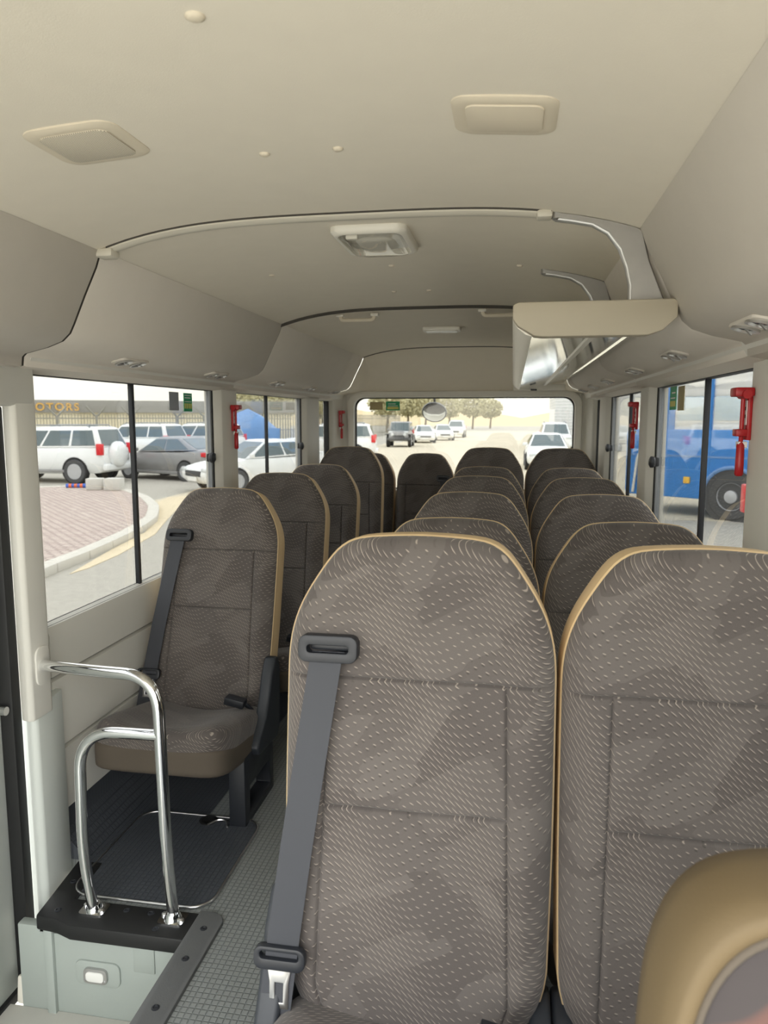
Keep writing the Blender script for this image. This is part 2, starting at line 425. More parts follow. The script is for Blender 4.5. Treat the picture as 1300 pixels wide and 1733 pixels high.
# window groups: (Y start, mullion, Y end)
WIN = [(1.885, 2.462, 3.155), (3.40, 3.927, 4.563), (4.925, None, 5.28)]
def side(sgn):
    """lower wall, pillars, windows, overhead duct on one side"""
    X = XL if sgn < 0 else XR
    def px(d): return X - sgn * d             # d metres inwards
    nm = 'left' if sgn < 0 else 'right'
    ya = 1.88 if sgn < 0 else Y0
    # sill board, two lower panels with shadow gaps between
    m = MB(); m.prism([(px(-.05), .05), (px(-.05), WZ0 - .01), (px(-.005), WZ0 - .012), (px(-.005), .05)], 'Y', ya, YR)
    wall = struct(m.build('wall_' + nm, 'dark_line', smooth=30), 'lower side lining of the bus under the windows')
    for z0, z1, top in ((.573, WZ0, True), (.352, .567, False), (.150, .346, False)):
        prof = [(px(-.004), z0), (px(.012), z0 + .004), (px(.012), z1 - (.03 if top else .004))]
        prof += [(px(.004), z1 - .006), (px(-.02), z1)] if top else []
        prof += [(px(-.02), z1)] if top else [(px(-.004), z1)]
        m = MB(); m.prism(prof[:-1] if top else prof, 'Y', ya, YR); m.build('lining_panel', 'trim_grey', wall, smooth=50)
    # pillars between the windows
    ys = [(3.155, 3.40), (4.563, 4.925), (5.28, YR)]
    if sgn > 0: ys.insert(0, (1.60, 1.878))
    for a, b in ys:
        m = MB(); m.prism([(px(-.045), a), (px(-.045), b), (px(.0), b), (px(.028), b - .03), (px(.028), a + .03), (px(.0), a)], 'Z', WZ0 - .03, WZ1 + .03)
        m.build('pillar', 'pillar_grey', wall, bevel=.006)
    # header strip above the glass
    m = MB(); m.prism([(px(-.045), WZ1), (px(-.045), 1.54), (px(.10), 1.54), (px(.066), 1.464), (px(.0), WZ1)], 'Y', ya - .1 if sgn < 0 else Y0, YR)
    m.build('header', 'pillar_grey', wall, smooth=40)
    wins = list(WIN)
    if sgn > 0: wins = [(0.35, 0.95, 1.60), (1.878, 2.43, 3.155)] + WIN[1:]
    for k, (a, mu, b) in enumerate(wins):
        n = (k + 1) if sgn < 0 else (k + 4)
        m = MB(); o = [(a - .005, WZ0 - .02), (b + .005, WZ0 - .02), (b + .005, WZ1 + .005), (a - .005, WZ1 + .005)]; i = [(a + .004, WZ0 - .004), (b - .004, WZ0 - .004), (b - .004, WZ1 - .002), (a + .004, WZ1 - .002)]
        ring_prism(m, o, i, 'X', px(-.03), px(-.002))
        win = struct(m.build('window_%d' % n, 'black_rubber', smooth=30), 'bus side window with black gasket')
        segs = [(a, mu, .022), (mu, b, .014)] if mu else [(a, b, .018)]
        for a2, b2, d in segs:
            m = MB(); m.bb(px(-d), px(-d - .004), a2 + .004, b2 - .004, WZ0 - .01, WZ1); m.build('pane', 'window_glass', win)
        if mu:
            m = MB(); m.bb(px(-.026), px(-.010), mu - .009, mu + .009, WZ0 - .01, WZ1); m.build('mullion', 'black_plastic', win, bevel=.002)
            m = MB(); m.bb(px(-.026), px(-.006), b - .022, b - .004, WZ0 - .01, WZ1); m.build('sash_frame', 'sticker_grey', win, bevel=.003)
            lz = 1.155
            lt = MB(); lt.box((px(.002), b - .045, lz), (.02, .07, .036)); lo_ = lt.build('latch', 'black_plastic', win, bevel=.006)
            m = MB(); m.lathe((px(.008), b - .075, lz), (-sgn, 0, 0), [(.016, 0), (.023, .008), (.023, .018), (.012, .024)], 14); m.build('knob', 'black_plastic', lo_)
        else:
            m = MB(); m.bb(px(-.030), px(.001), b - .045, b - .005, WZ0, WZ1); m.build('gasket', 'black_rubber', win, bevel=.003)
    # overhead duct: one shaped panel per section with a dark gap behind the joints
    du = thing('overhead_duct', 'beige overhead air duct panels running above the ' + ('single-seat side windows' if sgn < 0 else 'paired-seat side windows'), 'air duct', (X, 0, 0))
    def ring(y, off=0.0):
        P = [(sgn * (h + off), z + off * .5) for h, z in DUCT]
        return [(XC + u - X, y, z) for u, z in P]
    back = [(XC + sgn * h - X, z) for h, z in ((.97, 1.50), (.97, 1.80), (.66, 1.80))]
    def ringc(y, off): return ring(y, off) + [(u, y, z) for u, z in back]
    m = MB(); m.loft([ringc(Y0, .006), ringc(5.05, .006)]); m.build('duct_core', 'dark_line', du, smooth=30)
    js = [Y0, 1.757, 3.235, 4.72, 5.05]
    for a, b in zip(js[:-1], js[1:]):
        yy = [a + .004, a + .012, (a + b) / 2, b - .012, b - .004]
        of = [.004, 0, 0, 0, .004]
        m = MB(); m.loft([[(u, y_, z_) for u, y_, z_ in ring(y, o)] for y, o in zip(yy, of)], False, False); m.build('duct_panel', 'duct', du, smooth=60)
    for vy in (1.50, 2.19, 2.88, 3.66, 4.28, 4.90):
        if sgn < 0 and vy == 1.50: continue
        cx, cz = XC + sgn * .812 - X, 1.5035
        rot = Matrix.Rotation(sgn * math.radians(13), 3, 'Y')
        m = MB(); q = rrect(-.026, .026, -.085, .085, .02)
        vo = [rot @ Vector((u, v, -.004)) + Vector((cx, vy, cz)) for u, v in q]; vi = [rot @ Vector((u, v, .01)) + Vector((cx, vy, cz)) for u, v in q]
        m.loft([vi, vo]); vent = m.build('air_vent', 'duct', du, bevel=.002)
        for dy in (-.043, .043):
            m = MB(); c_ = rot @ Vector((0, dy, -.004)) + Vector((cx, vy, cz)); ax = rot @ Vector((0, 0, -1))
            m.lathe(c_, ax, [(.026, 0), (.027, .005), (.021, .005), (.018, -.0), (.0175, .0005)], 20); m.build('vent_ring', 'steel', vent)
            m = MB(); m.lathe(c_ + ax * .0006, ax, [(.0175, 0), (.012, .0015), (.001, .002)], 16); m.build('vent_flap', 'black_rubber', vent)
            m = MB(); rr = rot @ Matrix.Rotation(math.radians(32), 3, 'Y'); m.box(c_ + ax * .002, (.030, .008, .003), rr); m.build('louver', 'silver_plastic', vent)
    return wall
wl = side(-1); wr = side(1)

# ceiling
m = MB(); xs = [XC - .66 + 1.32 * i / 28 for i in range(29)]
ri = [[(x, y, ceil_z(x)) for x in xs] + [(x, y, 1.86) for x in reversed(xs)] for y in (Y0, 5.06)]
m.loft(ri); ceiling = struct(m.build('ceiling', 'headliner', smooth=40), 'beige arched cloth headliner of the bus')
def rib(y, wd, dp, mat, x0=None, x1=None):
    x0 = XC - .645 if x0 is None else x0; x1 = XC + .645 if x1 is None else x1
    X_ = [x0 + (x1 - x0) * i / 30 for i in range(31)]
    rings = [[(x, y - wd / 2, ceil_z(x) + .004), (x, y - wd / 2, ceil_z(x) - dp * .6), (x, y - wd * .25, ceil_z(x) - dp), (x, y + wd * .25, ceil_z(x) - dp), (x, y + wd / 2, ceil_z(x) - dp * .6), (x, y + wd / 2, ceil_z(x) + .004)] for x in X_]
    m = MB(); m.loft(rings); return m.build('ceiling_rib', mat, ceiling, smooth=50)
rib(1.757, .034, .013, 'rib', XC - .62, .075)
rib(1.742, .008, .004, 'dark_line', XC - .62, .075)  # not a rib: dark strip painting the slight shade ahead of it
m = MB(); m.box((XC - .628, 1.757, 1.734), (.05, .045, .022)); m.build('rib_end', 'rib', ceiling, bevel=.008)
m = MB(); m.box((.06, 1.757, ceil_z(.06) - .006), (.035, .04, .02)); m.build('rib_end', 'rib', ceiling, bevel=.006)
rib(3.235, .03, .008, 'rib'); rib(3.218, .012, .012, 'dark_line')
rib(5.045, .014, .005, 'dark_line')

# rear wall and rear cap
RW0, RW1, RZ0, RZ1 = -1.165, 0.432, 0.80, 1.478
m = MB(); ring_prism(m, [(XL - .05, .0), (XR + .05, .0), (XR + .05, 1.84), (XL - .05, 1.84)], [(RW0, RZ0), (RW1, RZ0), (RW1, RZ1), (RW0, RZ1)], 'Y', YR, YR + .06)
wallb = struct(m.build('wall_back', 'pillar_grey', smooth=30), 'rear wall of the bus around the back window')
m = MB(); ring_prism(m, rrect(RW0 - .05, RW1 + .05, RZ0 - .05, RZ1 + .045, .10, 8), rrect(RW0, RW1, RZ0, RZ1, .07, 8), 'Y', YR - .03, YR + .03)
m.build('window_surround', 'pillar_grey', wallb, bevel=.01)
m = MB(); ring_prism(m, rrect(RW0 - .02, RW1 + .02, RZ0 - .02, RZ1 + .02, .08, 8), rrect(RW0 + .008, RW1 - .008, RZ0 + .008, RZ1 - .008, .07, 8), 'Y', YR + .03, YR + .045)
wb = struct(m.build('window_9', 'black_rubber', smooth=30), 'wide rear window of the bus with rounded corners')
m = MB(); m.prism(rrect(RW0 - .01, RW1 + .01, RZ0 - .01, RZ1 + .01, .08, 8), 'Y', YR + .036, YR + .041); m.build('pane', 'window_glass', wb)
m = MB()
prof = [(-h, z) for h, z in reversed(DUCT)] + [(x - XC, ceil_z(x)) for x in xs[1:-1]] + DUCT
rings = []
for i in range(13):
    t = i / 12.0; e = t * t; y = 5.05 + (YR - 5.05) * (1 - (1 - t) ** 1.0)
    zt = 1.512
    rings.append([(XC + u * (1 + .04 * t), y, z + (min(z, zt) - z) * (e if z > zt else 0)) for u, z in prof])
m.loft(rings, False, False); m.build('rear_cap', 'headliner', wallb, smooth=50)
# left and right rear corner posts
for s_ in (-1, 1):
    X = XL if s_ < 0 else XR
    m = MB(); m.prism([(X, 5.29), (X - s_ * .03, 5.30), (X - s_ * .07, YR - .02), (X - s_ * .10, YR), (X, YR)], 'Z', .5, 1.50); m.build('corner_post', 'trim_grey', wallb, bevel=.006)

# door-side pillar, header and door
pil = thing('door_pillar', 'grey plastic pillar cover between door and first window', 'pillar', (XL, 1.84, -0.28))
m = MB(); m.prism([(.010, -.10), (.038, -.108), (.05, -.10), (.05, -.02), (.04, -.006), (-.02, .062), (-.03, .062), (-.03, -.05), (.010, -.05)], 'Z', .785, 1.76); m.build('cover', 'trim_grey', pil, bevel=.010)
m = MB(); m.prism([(.010, -.085), (.03, -.09), (.045, -.08), (.045, -.02), (.03, .06), (-.03, .062), (-.03, -.05), (.010, -.05)], 'Z', .0, .82); m.build('post', 'door_white', pil, bevel=.006)
m = MB(); m.prism(rrect(-.085, -.025, .875, .985, .025), 'X', .045, .055); m.build('rail_socket', 'trim_grey', pil, bevel=.003)
m = MB(); m.bb(-.03, .052, -1.9, -.02, 1.64, 1.76); m.build('door_header', 'trim_grey', pil, bevel=.012)
door = struct(link('door_1', None, None, (XL - .030, 1.725, -.30)), 'white folding entrance door seen from inside')
m = MB(); m.bb(-.03, .0, -1.75, -.012, .02, 1.12); m.build('door_panel', 'door_white', door, bevel=.006)
m = MB(); m.prism(rrect(-1.5, -.10, .16, .98, .06), 'X', -.004, .006); m.build('pressed_field', 'door_white', door, bevel=.004)
m = MB(); ring_prism(m, [(-1.75, 1.12), (-.012, 1.12), (-.012, 1.66), (-1.75, 1.66)], [(-1.70, 1.17), (-.06, 1.17), (-.06, 1.61), (-1.70, 1.61)], 'X', -.03, .0); m.build('upper_frame', 'black_rubber', door, bevel=.004)
m = MB(); m.bb(-.018, -.014, -1.70, -.06, 1.17, 1.61); m.build('pane', 'window_glass', door)
m = MB(); m.bb(-.02, .037, -.014, .024, -.02, 1.66); m.build('door_seal', 'black_rubber', door, bevel=.006)
m = MB(); m.bb(-.02, .014, -1.7, .0, -.0, .028); m.build('bottom_seal', 'black_rubber', door, bevel=.005)
m = MB(); m.cyl((.004, -.03, .85), (.03, -.03, .85), .012, 12); m.build('door_stud', 'steel', door)
m = MB(); m.prism([(-.01, .0), (.05, .02), (.06, .06), (.0, .08)], 'X', .0, .05); mm = m.build('hinge_bracket', 'white_plastic', door, bevel=.008); mm.location = (.03, -.06, .02)

# ------------------------------------------------------------------ handrail
hr = thing('handrail', 'curved chrome handrail beside the stairwell', 'handrail', (-0.98, 1.68, 0.008))
def rel(p): return (p[0] + .98, p[1] - 1.68, p[2] - .008)
R = .0155
pa = smoothpath([rel(p) for p in ((-1.278, 1.787, .650), (-1.08, 1.71, .672), (-.875, 1.68, .680), (-.868, 1.68, .205), (-.860, 1.69, .012))], .15, 14)
m = MB(); m.tube(pa, R, 16); m.build('main_tube', 'chrome', hr, smooth=80)
pb = smoothpath([rel(p) for p in ((-.870, 1.68, .523), (-1.100, 1.68, .520), (-1.108, 1.68, .185), (-1.086, 1.68, .012))], .11, 12)
m = MB(); m.tube(pb, R * .95, 16); m.build('side_tube', 'chrome', hr, smooth=80)
for x in (-.860, -1.086):
    m = MB(); m.prism(rrect(-.035, .035, -.026, .026, .01), 'Z', -.001, .006); m.lathe((0, 0, .004), (0, 0, 1), [(.024, 0), (.022, .008), (.0165, .018)], 16)
    fo = m.build('foot_plate', 'chrome', hr, bevel=.0); fo.location = (x + .98, .005, 0)
    for s_ in (-1, 1):
        m = MB(); m.lathe((s_ * .027, -.008 * s_, .005), (0, 0, 1), [(.008, 0), (.008, .006), (.004, .009)], 8); b_ = m.build('bolt', 'steel', fo)

# ------------------------------------------------------------------ seats
XT = .055
OUT = [(.165, 0), (.178, .02), (.196, .05), (.212, .09), (.219, .14), (.222, .30), (.222, .53), (.2215, .56), (.219, .59), (.213, .618), (.203, .646), (.189, .673), (.172, .700), (.154, .726), (.138, .744), (.118, .757), (.095, .763), (.05, .7665), (0, .768)]
for _ in range(1):
    Q = [OUT[0]]
    for (a, b), (c, d) in zip(OUT[:-1], OUT[1:]): Q += [(a * .75 + c * .25, b * .75 + d * .25), (a * .25 + c * .75, b * .25 + d * .75)]
    OUT = Q + [OUT[-1]]
OUT = [(max(0, a - .002) if a else 0, z if z <= .14 else z + XT) for a, z in OUT]
BH = .768 + XT
def halfw(z):
    for (a, za), (b, zb) in zip(OUT[:-1], OUT[1:]):
        if za <= z <= zb: return a + (b - a) * (z - za) / (zb - za)
    return 0.0
def distout(x, z):
    best = 9
    for (a, za), (b, zb) in zip(OUT[:-1], OUT[1:]):
        dx, dz = b - a, zb - za; t = max(0, min(1, ((x - a) * dx + (z - za) * dz) / (dx * dx + dz * dz)))
        best = min(best, math.hypot(x - a - dx * t, z - za - dz * t))
    return min(best, z + .0) if z < .03 else best
def seam_vx(z): return .143 + .012 * (.56 + XT - z) / .5
def back_mesh():
    SH, SL = .535 + XT, .325 + XT
    zs = sorted(set([round(BH * (1 - (1 - i / 130) ** 1.25), 5) for i in range(131)] + [SH + k for k in (-.006, -.003, -.0015, 0, .0015, .003, .006)] + [SL + k for k in (-.006, -.003, -.0015, 0, .0015, .003, .006)]))
    V = []; Fc = []; n = 0
    side_ = [-.006, -.003, -.0015, 0, .0015, .003, .006]
    for z in zs:
        w_ = max(halfw(z), 1e-4) if z < BH - 1e-6 else .004
        sv = min(seam_vx(z), w_ * .75); k_ = min(1, w_ * .2 / .006)
        rowx = [sv * j / 22 * (1 - .006 * k_ / sv) for j in range(0, 22)] + [sv + q * k_ for q in side_] + [sv + .006 * k_ + (w_ - sv - .006 * k_) * math.sin(PI / 2 * j / 14) for j in range(1, 15)]
        row_ = [-x for x in reversed(rowx[1:])] + rowx
        n = len(row_)
        for x in row_:
            d = distout(abs(x), z)
            r = .05
            e = 1 - min(d / r, 1)
            y = -.034 * math.sqrt(max(0, 1 - e ** 2.2)) - .004
            y -= .010 * math.exp(-((abs(x) - .18) / .05) ** 2) * (1 - min(max((z - .50) / .2, 0), 1)) * min(1, d / .04)   # side bolsters
            y -= .010 * math.exp(-((z - .30) / .16) ** 2) * math.exp(-(x / .11) ** 2)                                     # lumbar pad
            y -= .004 * math.exp(-((z - .44 - XT) / .07) ** 2) * math.exp(-(x / .12) ** 2)
            g = math.exp(-((z - SH) / .0026) ** 2)
            if abs(x) < seam_vx(z) + .001: g = max(g, math.exp(-((z - SL) / .0026) ** 2))
            if z < SH: g = max(g, math.exp(-((abs(x) - sv) / .0026) ** 2))
            y += .006 * g * min(1, d / .02)
            V.append((x, y, z))
    for i in range(len(zs) - 1):
        for j in range(n - 1): Fc.append((i * n + j, i * n + j + 1, (i + 1) * n + j + 1, (i + 1) * n + j))
    m = MB(); m.add(V, Fc); return m.mesh('backrest', 'fabric', smooth=80)
def outline_loop(off=0.0, skip=0):
    P = [(a + off, z) for a, z in OUT[skip:-1]] + [(0, OUT[-1][1] + off)]
    P = [(a, z + off * max(0, (z - .6 - XT) / .168)) for a, z in P[:-1]] + [P[-1]]
    return [(a, z) for a, z in P] + [(-a, z) for a, z in reversed(P[:-1])]
def band_mesh():
    m = MB(); r = []
    for y, o in ((-.010, -.003), (-.006, .002), (-.001, .0025), (.003, .001), (.007, .002), (.062, .004), (.068, .003), (.070, .0)):
        r.append([(a, y, z) for a, z in outline_loop(o, 6)])
    m.loft(r, False, False); return m.mesh('piping_band', 'tan_vinyl', smooth=60)
def shell_mesh():
    m = MB(); r = []
    for y, o in ((-.006, -.004), (.040, -.001), (.068, .001), (.082, -.006), (.094, -.022), (.100, -.05)):
        r.append([(a, y, z) for a, z in outline_loop(o)])
    m.loft(r, True, True); return m.mesh('back_shell', 'back_cloth', smooth=60)
def puff(cx, cy, cz, sx_, sy, sz, n=14, p=5.0, f=None):
    """superellipsoid block"""
    m = MB(); idx = {}; V = []
    def vid(a, b, c):
        k = (a, b, c)
        if k not in idx:
            v = Vector((a / n * 2 - 1, b / n * 2 - 1, c / n * 2 - 1))
            d = v.normalized(); r = (abs(d.x) ** p + abs(d.y) ** p + abs(d.z) ** p) ** (-1 / p)
            q = Vector((d.x * r * sx_ / 2, d.y * r * sy / 2, d.z * r * sz / 2))
            if f: q = f(q)
            idx[k] = len(V); V.append((q.x + cx, q.y + cy, q.z + cz))
        return idx[k]
    Fc = []
    for a in range(n):
        for b in range(n):
            for c in (0, n):
                Fc.append((vid(a, b, c), vid(a + 1, b, c), vid(a + 1, b + 1, c), vid(a, b + 1, c)))
                Fc.append((vid(a, c, b), vid(a + 1, c, b), vid(a + 1, c, b + 1), vid(a, c, b + 1)))
                Fc.append((vid(c, a, b), vid(c, a + 1, b), vid(c, a + 1, b + 1), vid(c, a, b + 1)))
    m.add(V, Fc); return m
def cush_shape(q):
    top = max(0, q.z / .075)
    z = q.z - .21 * q.y - .022 * top * math.exp(-(q.x / .12) ** 2) * (1 if q.y > -.16 else .6) + .012 * top * math.exp(-((abs(q.x) - .18) / .05) ** 2)
    return Vector((q.x * (1 + .06 * max(0, -q.y)), q.y, z))
def cushion_mesh():
    return puff(0, -.19, .262, .44, .46, .155, 18, 5.5, cush_shape).mesh('cushion', 'fabric', smooth=80, weld=True)
def skirt_mesh():
    def f(q): return Vector((q.x, q.y, q.z - .19 * q.y))
    return puff(0, -.19, .232, .444, .464, .105, 14, 7.0, f).mesh('cushion_skirt', 'seat_dark', smooth=80, weld=True)
ME = dict(back=back_mesh(), band=band_mesh(), shell=shell_mesh(), cush=cushion_mesh(), skirt=skirt_mesh())
def ped_mesh():
    m = MB(); x0, x1 = .165, .222
    # side frame with an opening, cross plate to the other leg
    ring_prism(m, [(-.24, 0), (.05, 0), (.05, .22), (-.24, .22)], [(-.19, .03), (.015, .03), (-.0, .11), (-.19, .11)], 'X', x0, x1)
    m.bb(-.20, x0, -.24, .02, .165, .20)
    return m.mesh('pedestal', 'black_plastic', bevel=.006)
def foot_mesh():
    m = MB(); m.bb(-.222, -.16, -.22, .0, .12, .20); return m.mesh('wall_bracket', 'black_plastic', bevel=.006)
def cover_mesh(thin=False):
    m = MB(); P = [(-.16, .24), (-.175, .27), (-.15, .30), (-.085, .345), (-.05, .40), (-.02, .47), (.02, .52), (.055, .515), (.075, .47), (.07, .36), (.06, .25), (.03, .225)]
    m.prism([(y, z - .05) for y, z in P], 'X', .205 if not thin else .196, .246 if not thin else .2245); return m.mesh('hinge_cover', 'dark_plastic', bevel=.009, segs=3)
def cover2_mesh():
    m = MB(); P = [(-.16, .24), (-.175, .27), (-.15, .30), (-.085, .33), (-.03, .355), (.03, .37), (.07, .35), (.06, .25), (.03, .225)]
    m.prism([(y, z - .04) for y, z in P], 'X', -.2245, -.190); return m.mesh('hinge_cover', 'dark_plastic', bevel=.009, segs=3)
def buckle_mesh():
    m = MB(); m.tube(smoothpath([(.205, -.04, .25), (.19, -.07, .31), (.175, -.10, .342)], .02), .008, 8)
    m.box((.148, -.115, .355), (.068, .042, .026), Matrix.Rotation(.2, 3, 'Y')); return m.mesh('belt_buckle', 'black_plastic', bevel=.005)
def guide_mesh():
    o = rrect(-.049, .049, -.022, .022, .014); i = rrect(-.034, .034, -.006, .006, .005)
    m = MB(); ring_prism(m, o, i, 'Y', -.062, -.034); m.prism(i, 'Y', -.042, -.036); return m.mesh('belt_guide', 'black_plastic', bevel=.004)
def strap_mesh():
    m = MB(); P = [(.0, -.052, .0), (-.004, -.058, -.02), (-.022, -.066, -.16), (-.043, -.070, -.32), (-.061, -.066, -.46), (-.072, -.07, -.57), (-.076, -.075, -.64)]
    W = .0265
    m.loft([[(x - W, y, z), (x + W, y, z), (x + W, y + .0018, z), (x - W, y + .0018, z)] for x, y, z in P]); return m.mesh('belt_strap', 'belt', smooth=30)
def tongue_bar_mesh():
    o = rrect(-.043, .043, -.019, .019, .014)
    m = MB(); ring_prism(m, o, rrect(-.032, .032, -.001, .011, .005), 'Y', -.011, .005); return m.mesh('tongue_bar', 'black_plastic', bevel=.003)
def tongue_mesh():
    m = MB(); ring_prism(m, [(-.016, -.082), (.016, -.082), (.016, -.04), (.020, -.014), (-.020, -.014), (-.016, -.04)], [(-.007, -.072), (.007, -.072), (.007, -.045), (.007, -.040), (-.007, -.040), (-.007, -.045)], 'Y', -.006, -.003)
    return m.mesh('tongue', 'steel', bevel=.001)
ME.update(ped=ped_mesh(), foot=foot_mesh(), cover=cover_mesh(), thin=cover_mesh(True), cover2=cover2_mesh(), buckle=buckle_mesh(), guide=guide_mesh(), strap=strap_mesh(), bar=tongue_bar_mesh(), tongue=tongue_mesh())
def seat(cx, ytop, ztop, lean, label, group, belt=-1, aisle=1, single=False, sx_=1.0):
    """a seat whose backrest top centre is at (cx, ytop, ztop)"""
    la = math.radians(lean)
    by = ytop - BH * math.sin(la); bz = ztop - BH * math.cos(la)
    zo = bz - .25
    t = thing('bus_seat', label, 'seat', (cx, by, zo), 0, group)
    t.scale = (sx_, 1, 1)
    br = link('backrest', ME['back'], t, (0, 0, .25), (-la, 0, 0))
    link('piping_band', ME['band'], br); link('back_shell', ME['shell'], br)
    cu = link('cushion', ME['cush'], t); link('cushion_skirt', ME['skirt'], cu)
    hc = link('hinge_cover', ME['cover' if single or aisle < 0 else 'thin'], t)
    h2 = link('hinge_cover', ME['cover2'], t)
    pd = link('pedestal', ME['ped'], t); ft = link('wall_bracket', ME['foot'], t)
    pd.location.z = -zo; pd.scale = (1, 1, (zo + .22) / .22)
    bk = link('belt_buckle', ME['buckle'], t)
    if aisle < 0:
        for o in (hc, h2, pd, ft): o.scale.x *= -1
    if belt:
        gx = belt * .142
        link('belt_guide', ME['guide'], br, (gx, .0, .583 + XT))
        st = link('belt_strap', ME['strap'], br, (gx - belt * 0.0, 0, .578 + XT)); st.scale.x = -belt
        tb = link('tongue_bar', ME['bar'], br, (gx + belt * .066, -.066, .083 + XT)); link('tongue', ME['tongue'], tb)
    return t
GP = 'paired seats on the right-hand side'
ordn = ['first', 'second', 'third', 'fourth', 'fifth', 'sixth']
for k in range(6):
    hi = k in (0, 5)
    yt = (1.20, 1.90, 2.60, 3.30, 4.0, 4.75)[k]
    zt = (1.137, 1.072, 1.070, 1.072, 1.068, 1.142)[k]
    ln = 7 if hi else 15
    seat(-.144, yt, zt, ln, ('patterned grey-brown seat with black belt, aisle place of the first pair from the stairwell' if k == 0 else 'patterned grey-brown seat, aisle place of the %s pair from the stairwell' % ordn[k]), None, -1, -1)
    seat(.307, yt + .015, zt + (-.003 if k else -.012), ln, 'patterned grey-brown seat, window place of the %s pair from the stairwell' % ordn[k], None, 1, 1)
for k in range(4):
    hi = k == 3
    seat(-1.05, (2.60, 3.30, 4.0, 4.75)[k], (1.070, 1.075, 1.072, 1.142)[k], 7 if hi else 15,
         ['single patterned seat with black belt, right behind the chrome handrail', 'single patterned seat, second from the handrail along the window wall', 'single patterned seat, third from the handrail along the window wall', 'single tall patterned seat, last along the window wall before the rear bench'][k], None, -1, 1, True)
for k, cx in enumerate((-1.045, -.612, -.15, .30)):
    seat(cx, 5.325, 1.075, 9, ['rear bench seat in the corner behind the last single seat', 'rear bench seat facing the aisle, centred below the rear window', 'rear bench seat hidden behind the sixth pair, aisle half', 'rear bench seat hidden behind the sixth pair, window half'][k], None, 1 if k else 0, 1, sx_=.93)
# raised boxes under the first and sixth rows
for (x0, x1, ya, yb) in ((-.37, XR, .55, 1.40), (-.37, XR, 4.25, 4.95), (XL, -.84, 4.25, 4.95)):
    m = MB(); m.bb(x0, x1, ya, yb, -.001, .045); o = m.build('floor_podium', 'floor_dark', floor, bevel=.006)

# tan trimmed seat close by
t = thing('trimmed_seat', 'seat back with wide tan bolsters and charcoal centre, in front of the first pair', 'seat', (.317, .44, -.022))
t.scale = (.86, 1, 1)
HB = .70
def fs_ring(o, y, w_=.222, h=HB):
    P = [(.17, .0), (.225, .05), (.252, .15), (.252, .30), (.250, .45), (.243, .57), (.233, .625), (.212, .665), (.178, .69), (.12, .70), (.06, .702), (0, .703)]
    for _ in range(2):          # corner cutting keeps the outline round
        Q = [P[0]]
        for (a, b), (c, d) in zip(P[:-1], P[1:]): Q += [(a * .75 + c * .25, b * .75 + d * .25), (a * .25 + c * .75, b * .25 + d * .75)]
        P = Q + [P[-1]]
    P = [(max(0, a - o), z - o * (z / .702 * 2 - 1)) for a, z in P]
    return [(a, y, z) for a, z in P] + [(-a, y, z) for a, z in reversed(P[:-1])]
m = MB(); m.loft([fs_ring(.02, .07), fs_ring(.004, .055), fs_ring(0, .02), fs_ring(.002, -.02), fs_ring(.008, -.038), fs_ring(.014, -.042), fs_ring(.021, -.036), fs_ring(.024, -.03)])
br = m.build('bolster', 'tan_seat', t, smooth=70); br.location = (0, 0, .33); br.rotation_euler = (math.radians(-9), 0, 0)
m = MB(); m.loft([fs_ring(.022, -.030), fs_ring(.032, -.038), fs_ring(.08, -.046), fs_ring(.12, -.048), fs_ring(.19, -.048)])
plain('dark_cloth', srgb(92, 84, 84), 0.9, var=0.08, vscale=60)
def red_cloth():
    tt = NT('streak_cloth'); c = tt.coords(); wv = tt.n('ShaderNodeTexWave', wave_type='BANDS', bands_direction='DIAGONAL'); mp = tt.n('ShaderNodeMapping'); tt.l(c, mp.inputs[0]); mp.inputs['Rotation'].default_value = (0, math.radians(70), 0)
    tt.l(mp.outputs[0], wv.inputs[0]); wv.inputs['Scale'].default_value = 7.0; wv.inputs['Distortion'].default_value = 3.0; wv.inputs['Detail'].default_value = 1.0
    f = tt.math('MULTIPLY', tt.math('SUBTRACT', wv.outputs['Fac'], 0.86), 5.0, clamp=True)
    tt.l(tt.mix(f, srgb(62, 57, 57), srgb(104, 72, 64)), tt.b.inputs['Base Color']); tt.b.inputs['Roughness'].default_value = .9; MATS['streak_cloth'] = tt.m
red_cloth()
ce = m.build('centre_cloth', 'streak_cloth', br, smooth=70)
m = MB(); m.tube([p for p in fs_ring(.024, -.033)][1:-1], .004, 8); m.build('piping', 'seat_dark', br, smooth=80)
m = puff(0, -.22, .30, .50, .50, .14, 12, 5.0); m.build('cushion', 'tan_seat', t, smooth=80, weld=True)
m = MB(); m.bb(-.18, .18, -.40, .04, -.05, .25); m.build('base', 'black_plastic', t, bevel=.01)

# ------------------------------------------------------------------ luggage rack on the paired-seat side
rk = thing('luggage_rack', 'overhead luggage rack with mirror-bright underside hung above the paired seats', 'luggage rack', (.17, 1.72, 1.51))
def rr_(p): return (p[0] - .17, p[1] - 1.72, p[2] - 1.51)
RX0, RX1 = -.005, .36
EB = [(RX0, 1.578), (RX0, 1.548), (RX0 + .012, 1.532), (RX0 + .048, 1.510), (RX0 + .065, 1.508), (.285, 1.508), (.315, 1.518), (.345, 1.545), (.345, 1.580), (.335, 1.584), (RX0 + .012, 1.584)]
m = MB(); m.prism([(a - .17, b - 1.51) for a, b in EB], 'Y', -.012, .03); m.build('end_board', 'rack_board', rk, bevel=.004)
ry0, ry1 = 1.745, 4.98
def rbox(n, mat, x0, x1, z0, z1, a=ry0, b=ry1, bv=.004):
    m = MB(); m.bb(x0 - .17, x1 - .17, a - 1.72, b - 1.72, z0 - 1.51, z1 - 1.51); return m.build(n, mat, rk, bevel=bv)
